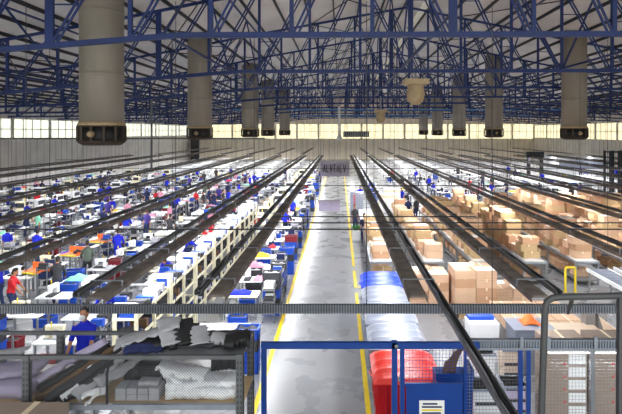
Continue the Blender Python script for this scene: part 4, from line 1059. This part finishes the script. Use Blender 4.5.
# white rack with red parts mid-left
t = thing('parts_rack', 'white open rack with red parts mid-left of the aisle', 'rack', (X_(249, 29.5), 29.5, 0))
for x in (-1, 0, 1): MB().box(x*.95 - .03, x*.95 + .03, -.04, .04, 0, 1.5).build('upright', 'white', t)
for z in (.6, 1.05, 1.46): MB().box(-.98, .98, -.2, .2, z, z + .06).build('shelf', 'white', t)
for x in (-.45, .3, .65): MB().box(x - .12, x + .12, -.18, .1, 1.11, 1.38).build('red_part', 'red', t)
t = thing('red_machine', 'small red and white machine behind the cream racks', 'machine', (X_(208, 26), 26, 0))
m = MB(); m.box(-.22, .22, -.2, .2, 0, 1.2); m.build('pedestal', 'white', t); m = MB(); m.box(-.25, .25, -.2, .2, 1.2, 1.65); m.build('red_hood', 'red', t); MB().cyl((.02, -.23, 1.4), (.02, -.2, 1.4), .08, n=12).build('dial', 'white', t)
# aisle right: plant, white box, white curtained cabinet, cream partitions
t = thing('plant_box', 'white box planter with green leaves at the right side of the aisle', 'planter', (.98, 30.2, 0))
m = MB(); m.frus(-.26, .26, -.22, .22, 0, .55, .03); m.build('planter_box', 'white', t)
m = MB(); q = random.Random(9)
for k in range(60):
    a = q.uniform(0, 6.28); l = q.uniform(.15, .4); p = Vector((q.uniform(-.12, .12), q.uniform(-.1, .1), .54)); tip = p + Vector((math.cos(a)*l*.7, math.sin(a)*l*.7, l)); sd = Vector((-math.sin(a), math.cos(a), 0)) * .03; md = (p + tip) / 2 + Vector((0, 0, .05))
    m.add([p, md + sd, tip, md - sd], [(0, 1, 2, 3)])
m.build('foliage', 'green', t)
t = thing('white_cabinet', 'tall white cabinet with red lettering-like marks right of the aisle', 'cabinet', (1.2, 36.2, 0))
m = MB(); m.box(-.46, .46, 0, .8, .1, 2.1); m.build('cabinet_body', 'bingrey', t)
m = MB()
for k in range(5): m.box(-.22 + .02 * (k % 2), -.08, -.012, 0, 1.25 + k * .15, 1.34 + k * .15)
m.build('red_marks', 'red', t)
for sx in (-.4, .4): MB().cyl((sx, .1, 0), (sx, .1, .1), .04, n=8).build('foot', 'black', t)
for k, (x, y, w, h) in enumerate(((3.55, 36.2, 1.5, 1.9), (4.1, 38.8, 1.2, 2.0))):
    t = thing('cream_partition', 'cream box-like partition cabinet right of the aisle, %s' % ('nearer one', 'farther one')[k], 'partition', (x, y, 0))
    m = MB(); m.box(-w/2, w/2, 0, 1.1, .05, h); m.build('panel_body', 'cream', t); m = MB(); m.box(-w/2 - .03, w/2 + .03, -.03, 1.13, h, h + .05); m.build('top_cap', 'white', t); MB().box(-w/2 + .05, w/2 - .05, -.01, .0, .3, h - .2).build('front_panel', 'white', t)
    MB().box(-w/2, w/2, .02, 1.08, 0, .05).build('plinth', 'steel', t)
# more white/blue stuff along the right of the aisle beyond the cartons
# dark storage racks at far right and portal
def dark_rack(x, y, w, h, label):
    t = thing('storage_rack', label, 'rack', (x, y, 0))
    for k in range(4):
        xx = -w/2 + k * w/3; MB().box(xx - .09, xx + .09, -.09, .09, 0, h).build('upright', 'charcoal', t); MB().box(xx - .09, xx + .09, 1.0, 1.18, 0, h).build('upright', 'charcoal', t)
    for k in range(4): z = .8 + k * (h - 1) / 3; MB().box(-w/2, w/2, -.05, 1.15, z, z + .12).build('shelf_beam', 'charcoal', t)
dark_rack(28.6, 50.5, 2.6, 4.6, 'tall dark storage rack at the right edge of the hall')
t = thing('portal_frame', 'dark portal frame on two posts before the right wall', 'frame', (27.3, 70, 0))
for x in (-.9, .9): MB().box(x - .2, x + .2, -.2, .2, 0, 3.7).build('post', 'charcoal', t)
MB().box(-1.2, 1.2, -.25, .25, 3.0, 3.75).build('lintel', 'charcoal', t)
t = thing('glass_office', 'white low office block against the right wall', 'office', (36, 74, 0))
MB().box(-4, 4, 0, 5, 0, 2.9).build('office_walls', 'white', t); MB().box(-4.2, 4.2, -.2, 5.2, 2.9, 3.05).build('office_roof', 'offwhite', t)
m = MB(); m.box(-3.6, 3.6, -.03, 0, 1.1, 2.3); m.build('office_window', 'bingrey', t)
# signs over the aisle
def sign(x0, x1, y, z0, z1, mt, label, marks):
    t = thing('hanging_sign', label, 'sign', ((x0 + x1) / 2, y, 0)); w = (x1 - x0) / 2
    MB().box(-w, w, 0, .04, z0, z1).build('sign_board', mt, t)
    MB().box(-w - .02, w + .02, -.01, .05, z1, z1 + .05).build('top_bar', 'steel', t)
    if marks:
        m = MB(); zc0 = z0 + (z1 - z0) * .3; zc1 = z0 + (z1 - z0) * .82
        h = zc1 - zc0
        def st(a, b): m.bar((-w + 2*w*a[0], -.012, zc0 + h*a[1]), (-w + 2*w*b[0], -.012, zc0 + h*b[1]), .07, .02, up=(0, 1, 0))
        for k in range(7):
            u = .1 + k * .115; q = k % 4
            if q == 0: st((u, 0), (u + .035, 1)); st((u + .035, 1), (u + .075, 0)); st((u + .015, .4), (u + .06, .4))
            elif q == 1: st((u, 1), (u, 0)); st((u, 0), (u + .07, 0))
            elif q == 2: st((u, 1), (u + .035, 0)); st((u + .035, 0), (u + .075, 1))
            else: st((u + .035, 0), (u + .035, 1)); st((u, 1), (u + .08, 1))
        m.build('sign_lettering', 'charcoal', t)
    for sx in (-w * .8, w * .8): MB().cyl((sx, .02, z1), (sx, .02, 9.4), .012, n=6).build('hanging_wire', 'steel', t)
sign(X_(320.5, 45), X_(349.5, 45), 45, Z_(176.5, 45), Z_(162, 45), 'signgrey', 'grey-lilac sign with dark blurred lettering hanging over the aisle', True)
sign(X_(318.5, 29), X_(340, 29), 29, Z_(211, 29), Z_(201, 29), 'lilac', 'plain pale lilac board hanging lower and nearer over the aisle', False)

# ------------------------------------------------------------------ near left rack full of hides
RY = 8.0; RD = .95; zs = Z_(404, RY); zt = Z_(355, RY)
t = thing('mesh_rack', 'grey slotted-steel storage rack with wire mesh front at the bottom left', 'rack', (0, RY, 0))
rx0, rx1 = -7.2, X_(243, RY)
MB().box(rx0, rx1, -.03, .03, zt - .06, zt).build('top_beam', 'rackgrey', t); MB().box(rx0, rx1, RD - .03, RD + .03, zt - .06, zt).build('top_beam', 'rackgrey', t)
o = MB().box(rx0, rx1, -.03, .03, zs - .08, zs).build('shelf_beam', 'galv', t); MB().box(rx0, rx1, RD - .03, RD + .03, zs - .08, zs).build('shelf_beam', 'galv', t)
MB().box(rx0, rx1, 0, RD, zs - .03, zs - .005).build('shelf_board', 'cartongold', t)
MB().box(-3.55, rx1, .02, RD - .02, zt - .03, zt - .005).build('top_board', 'steel', t)
MB().box(X_(59, RY), X_(66, RY), -.034, -.03, zs - .06, zs - .03).build('yellow_tag', 'yellow', t)
for px in (27, 240):
    x = X_(px, RY)
    for y in (-.02, RD):
        m = MB(); m.box(x - .06, x + .06, y - .02, y, 0, zt + (0 if px == 27 else .02), 'rackgrey'); m.box(x + .05, x + .06, y - .02, y + .06, 0, zt, 'rackgrey')
        for s in (-.025, .025):
            z = .1
            while z < zt - .05: m.box(x + s - .008, x + s + .008, y - .0215, y - .019, z, z + .05, 'black'); z += .09
        m.build('slotted_post', None, t)
m = MB(); x = X_(107, RY)
m.loft([(x, 0, zs), (x, 0, zs + .5), (x + .04, 0, zs + .66), (x + .14, 0, zs + .74), (x + .4, 0, zs + .76)], [.022] * 5, side=(0, 1, 0), n=8); m.build('bent_divider', 'black', t)
m = MB(); x = rx0
hh = zt - .06 - zs
while x < rx1:
    for s in (1, -1):
        a = (x, -.035, zs) if s > 0 else (x + hh, -.035, zs); b = (x + hh, -.035, zt - .06) if s > 0 else (x, -.035, zt - .06)
        if max(a[0], b[0]) < rx1: m.bar(a, b, .003)
    x += .045
m.build('diamond_mesh', 'rackgrey', t)
def hide(x0, x1, y0, y1, zb, amp, mt, label, seed, tilt=0, cat='leather sheet', name='leather_sheet', th=.02, floor_=None, taper=0):
    q = random.Random(seed); ph = [q.uniform(0, 6) for _ in range(6)]; xc = (x0 + x1) / 2; yc = (y0 + y1) / 2
    def z(x, y):
        v = zb + amp * (1 + .6 * math.sin(7*(x - xc)/(x1-x0)*1.4 + ph[0]) * math.cos(5*(y-yc)/(y1-y0) + ph[1]) + .3*math.sin(15*x + 8*y + ph[2])) + tilt * (x - x0) / (x1 - x0)
        return max(v, zb)
    def ed(u, v): return (.06*math.sin(9*v + ph[3]) * (1 if u < .1 or u > .9 else .3) + taper * (v - .5), .05*math.sin(8*u + ph[4]) * (1 if v < .1 or v > .9 else .3))
    m = MB(); m.sheet(x0, x1, y0, y1, z, 22, 14, th, edge=ed)
    return tag(m.build(name, mt), label, cat)
# bay 1 contents: sheets leaning and lying lengthwise, running from the front left to the back right
def slab(p, q, w, th, mt, label, seed, cat='leather sheet', name='leather_sheet', sag=.03, jag=.04):
    """a sheet of width w laid from point p to point q, slightly wavy, with ragged cut edges"""
    r = random.Random(seed); P = Vector(p); Q = Vector(q); d = Q - P; n = 16; k = 8
    sd = d.cross(Vector((0, 0, 1))).normalized(); up = sd.cross(d).normalized(); ph = [r.uniform(0, 6) for _ in range(5)]
    top = []; bot = []; je = [r.uniform(-jag, jag) for _ in range(2 * (n + 1))]
    for i in range(n + 1):
        u = i / n
        for j in range(k + 1):
            v = j / k - .5; e = je[2*i] if j == 0 else (je[2*i+1] if j == k else 0)
            c = P + d * (u + (r.uniform(-.02, .02) if i in (0, n) else 0)) + sd * (v * w + e)
            h = sag * (math.sin(5*u + ph[0]) * .5 + math.sin(4*v + 3*u + ph[1]) * .5) - sag * 1.2 * abs(v) * 2
            top.append(c + up * (h + th)); bot.append(c + up * h)
    N = len(top); W_ = k + 1; fs = []
    for i in range(n):
        for j in range(k): a = i*W_+j; fs += [(a, a+W_, a+W_+1, a+1), (N+a, N+a+1, N+a+W_+1, N+a+W_)]
    rim = list(range(k+1)) + [i*W_+k for i in range(1, n+1)] + [n*W_+j for j in range(k-1, -1, -1)] + [i*W_ for i in range(n-1, 0, -1)]
    for a_ in range(len(rim)): x_, y_ = rim[a_], rim[(a_+1) % len(rim)]; fs.append((x_, y_, N+y_, N+x_))
    m = MB(); m.add(top + bot, fs, None, True); return tag(m.build(name, mt), label, cat)
F0 = RY + .1; B0 = RY + .82
slab((-6.9, F0 + .25, zs + .02), (-5.1, F0 + .3, zs + .02), .5, .2, 'lilac', 'thick lilac padded sheet lying lowest at the left end of the mesh rack', 1, sag=.02)
slab((-6.8, F0 + .25, zs + .25), (-5.1, F0 + .5, zs + .34), .4, .07, 'lilac', 'second lilac padded sheet above the thick one at the left end', 31)
slab((-6.9, F0 + .3, zs + .4), (-5.4, F0 + .5, zs + .62), .3, .04, 'clothgrey', 'grey rolled sheet on top of the lilac sheets at the left end', 32)
slab((-4.93, F0 + .02, zs + .32), (-4.15, B0, zs + .66), .2, .06, 'lilac', 'pale lilac strip running up behind the slotted post', 2)
slab((-4.9, F0 + .02, zs + .2), (-4.0, B0 - .1, zs + .62), .14, .05, 'black', 'black strip beside the pale lilac strip in the mesh rack', 33)
slab((-4.88, F0, zs + .1), (-3.9, B0 - .1, zs + .58), .13, .05, 'brownhide', 'narrow brown strip among the black strips in the mesh rack', 5)
slab((-4.75, F0, zs + .02), (-3.8, B0 - .1, zs + .55), .22, .06, 'charcoal', 'dark grey leather strip right of the narrow brown strip', 4)
slab((-4.98, F0 + .08, zs + .02), (-4.55, F0 + .3, zs + .12), .25, .04, 'brownhide', 'brown hide scrap lying low right of the slotted post', 3)
slab((-4.5, F0, zs + .02), (-3.7, B0 - .2, zs + .5), .22, .07, 'black', 'black leather strip in the middle of the left rack bay', 6)
slab((-4.75, F0 + .02, zs + .01), (-4.25, F0 + .16, zs + .03), .2, .03, 'charcoal', 'dark teal-grey scrap lying on the shelf in the left rack bay', 34)
slab((-4.3, F0 - .02, zs + .1), (-3.6, B0 - .1, zs + .62), .25, .07, 'clothgrey', 'grey sheet lying over the pile left of the bent divider', 10, sag=.05)
slab((-3.95, F0, zs + .3), (-3.2, B0, zs + .62), .26, .05, 'clothgrey', 'light grey sheet bent over the divider top', 11, sag=.05)
slab((-4.5, F0 - .03, zs + .06), (-4.3, F0 + .12, zs + .2), .14, .03, 'linen', 'small white cloth scrap in the middle of the left rack bay', 9, sag=.02)
slab((-4.15, F0 - .03, zs + .1), (-3.8, F0 + .1, zs + .2), .2, .03, 'linen', 'crumpled white cloth scrap beside the bent divider', 8, sag=.04)
slab((-4.1, F0 - .08, zs + .01), (-3.88, F0 + .0, zs + .16), .12, .02, 'paper', 'torn cream paper scrap at the front of the left rack bay', 35)
# bay 2
for k in range(2):
    for j in range(4):
        tag(MB().box(-3.64 + j * .18, -3.475 + j * .18, F0, F0 + .28, zs + k * .1, zs + .095 + k * .1).build('small_box', 'clothgrey'), 'small pale grey box behind the mesh right of the divider, %s layer, %s' % (('lower', 'upper')[k], ('leftmost', 'second', 'third', 'rightmost')[j]), 'box', 'small grey boxes in the mesh rack')
slab((-3.65, F0 + .5, zs + .02), (-2.95, F0 + .5, zs + .02), .35, .42, 'black', 'black fabric pile behind the small grey boxes', 13)
slab((-3.3, F0 + .15, zs + .205), (-2.98, F0 + .18, zs + .205), .2, .07, 'clothgrey', 'grey flat bundle on the small grey boxes', 14, sag=.01, jag=.01)
# bay 3
slab((-2.82, F0 + .27, zs + .03), (-1.72, F0 + .3, zs + .03), .5, .13, 'linen', 'thick white folded sheet lowest at the right of the mesh rack', 15, sag=.02, jag=.03)
slab((-2.86, F0 + .27, zs + .18), (-2.2, F0 + .3, zs + .2), .48, .09, 'linen', 'white sheet folded over the left of the white pile', 16, jag=.03)
slab((-2.3, F0 + .3, zs + .2), (-1.7, F0 + .3, zs + .2), .44, .08, 'linen', 'flat white sheet at the right of the white pile', 18, jag=.03)
slab((-3.0, F0 + .3, zs + .5), (-2.25, F0 + .3, zs + .27), .46, .07, 'linen', 'white sheet drooping over the left of the white pile', 17, sag=.05, jag=.06)
slab((-2.95, F0 + .25, zs + .42), (-2.6, F0 + .27, zs + .2), .4, .06, 'linen', 'white folded corner hanging at the left end of the white pile', 36, jag=.05)
slab((-2.75, F0 + .6, zs + .66), (-2.2, F0 + .6, zs + .55), .2, .03, 'pink', 'pink edged cloth high behind the white pile', 19)
slab((-2.2, F0 + .6, zs + .3), (-1.7, F0 + .6, zs + .3), .3, .3, 'charcoal', 'dark grey cloth behind the white pile near the right post', 20)
# on top of the rack
Z1 = zt + .03
slab((-3.75, F0 + .25, Z1 + .0), (-2.75, F0 + .5, Z1 + .3), .42, .03, 'clothgrey', 'large grey cloth lying on top of the rack, left', 21, sag=.04, jag=.06)
slab((-3.5, F0 + .05, Z1), (-2.9, F0 + .1, Z1 + .02), .2, .05, 'navy', 'navy cloth peeking out under the grey cloth on top of the rack', 22)
slab((-3.45, F0 + .3, Z1), (-2.7, F0 + .35, Z1), .5, .1, 'black', 'black cloth bundle under the large grey cloth on top of the rack', 37)
slab((-3.0, F0 + .6, Z1 + .3), (-2.72, F0 + .1, Z1 + .06), .38, .02, 'clothgrey', 'pale straight-edged cut piece hanging over the bundles on top', 23, sag=.01, jag=.02)
slab((-2.72, F0 + .6, Z1 + .28), (-2.45, F0 + .15, Z1 + .06), .36, .03, 'black', 'black jagged leather sheet hanging over the bundles on top', 24, sag=.01, jag=.07)
slab((-2.85, F0 + .4, Z1), (-1.6, F0 + .45, Z1), .55, .07, 'charcoal', 'dark flat bundle lying along the top of the rack, right half', 38)
slab((-2.42, F0 + .5, Z1 + .2), (-2.28, F0 + .05, Z1 + .08), .28, .02, 'clothgrey', 'pale grey cut piece on top of the rack beside the black sheet', 25, sag=.01, jag=.04)
slab((-2.15, F0 + .3, Z1 + .08), (-1.85, F0 + .3, Z1 + .08), .3, .06, 'clothgrey', 'grey folded cloth on the dark flat bundle', 39)
slab((-1.9, F0 + .2, Z1 + .08), (-1.5, F0 + .25, Z1 + .08), .4, .1, 'black', 'black fur-like heap on top of the rack at its right end', 26, jag=.06)
# carton under the rack, bottom left corner
m = MB(); m.box(-5.75, -4.5, 7.35, 7.8, 1.3, 1.95)
t = thing('cardboard_carton', 'grey-brown carton at the very bottom left below the mesh rack', 'carton', (0, 0, 0))
MB().box(-5.3, -4.25, 7.3, 7.85, 1.3, 2.26).build('box_body', 'cartontaupe', t); MB().box(-4.8, -4.7, 7.29, 7.86, 2.26, 2.26 + .003).build('tape', 'tape', t)
t = thing('carton_stand', 'steel stand carrying the carton at the bottom left', 'stand', (0, 0, 0))
MB().box(-5.6, -4.2, 7.28, 7.88, 1.25, 1.3).build('stand_top', 'steel', t)
for x in (-5.5, -4.3):
    for y in (7.33, 7.83): MB().box(x - .03, x + .03, y - .03, y + .03, 0, 1.25).build('leg', 'steel', t)
# white worktables heaped with white cut pieces near the rack
t = thing('cutting_bench', 'big white bench heaped with white pieces behind the mesh rack', 'bench', (-3.35, 13.3, 0))

MB().box(-.85, .75, -.5, 1.3, .86, .92).build('tabletop', 'white', t)
for sx in (-.75, .65):
    for sy in (-.4, 1.2): MB().box(sx - .04, sx + .04, sy - .04, sy + .04, 0, .86).build('leg', 'steel', t)
for k, (x, y, c) in enumerate(((-3.7, 13.1, 'white'), (-3.0, 13.3, 'white'), (-3.5, 14.0, 'grey'), (-2.95, 14.1, 'white'))):
    HP[c].put((x, y, .921), 0, '%s cloth heap on the big white bench, %s' % ({'grey': 'grey'}.get(c, c), ('near left', 'near right', 'far left', 'far right')[k]), 'cloth heaps on the big white bench')

# ------------------------------------------------------------------ world, camera
w = bpy.data.worlds.new('World'); bpy.context.scene.world = w; w.use_nodes = True
nt = w.node_tree; bg = nt.nodes['Background']
tc = nt.nodes.new('ShaderNodeTexCoord'); sp = nt.nodes.new('ShaderNodeSeparateXYZ'); cr = nt.nodes.new('ShaderNodeValToRGB')
nt.links.new(tc.outputs['Generated'], sp.inputs[0]); nt.links.new(sp.outputs['Z'], cr.inputs[0]); nt.links.new(cr.outputs[0], bg.inputs[0])
cr.color_ramp.elements[0].color = (.85, .86, .78, 1); cr.color_ramp.elements[1].color = (.85, .92, 1, 1); cr.color_ramp.elements[1].position = .6
bg.inputs[1].default_value = 2.1
sc = bpy.context.scene
cam = bpy.data.cameras.new('camera'); co = bpy.data.objects.new('camera', cam); COL.objects.link(co)
co.location = (0, 0, H); co.rotation_euler = (math.pi / 2, 0, 0)
cam.sensor_width = 36; cam.lens = F * 36 / 622; cam.shift_x = -(VX - 311) / 622; cam.shift_y = -(207 - VY) / 622; cam.clip_end = 400
sc.camera = co
sc.view_settings.view_transform = 'Standard'; sc.view_settings.look = 'None'; sc.view_settings.gamma = 1; sc.view_settings.use_curve_mapping = False
sc.view_settings.exposure = 0.
# drop prototypes that were never placed
for p in PROTOS:
    if not p.used:
        for c in list(p.root.children_recursive): bpy.data.objects.remove(c)
        bpy.data.objects.remove(p.root)
print('OBJECTS', len(bpy.data.objects), 'CARTONS', len(cartons), 'PEOPLE', len(PN))
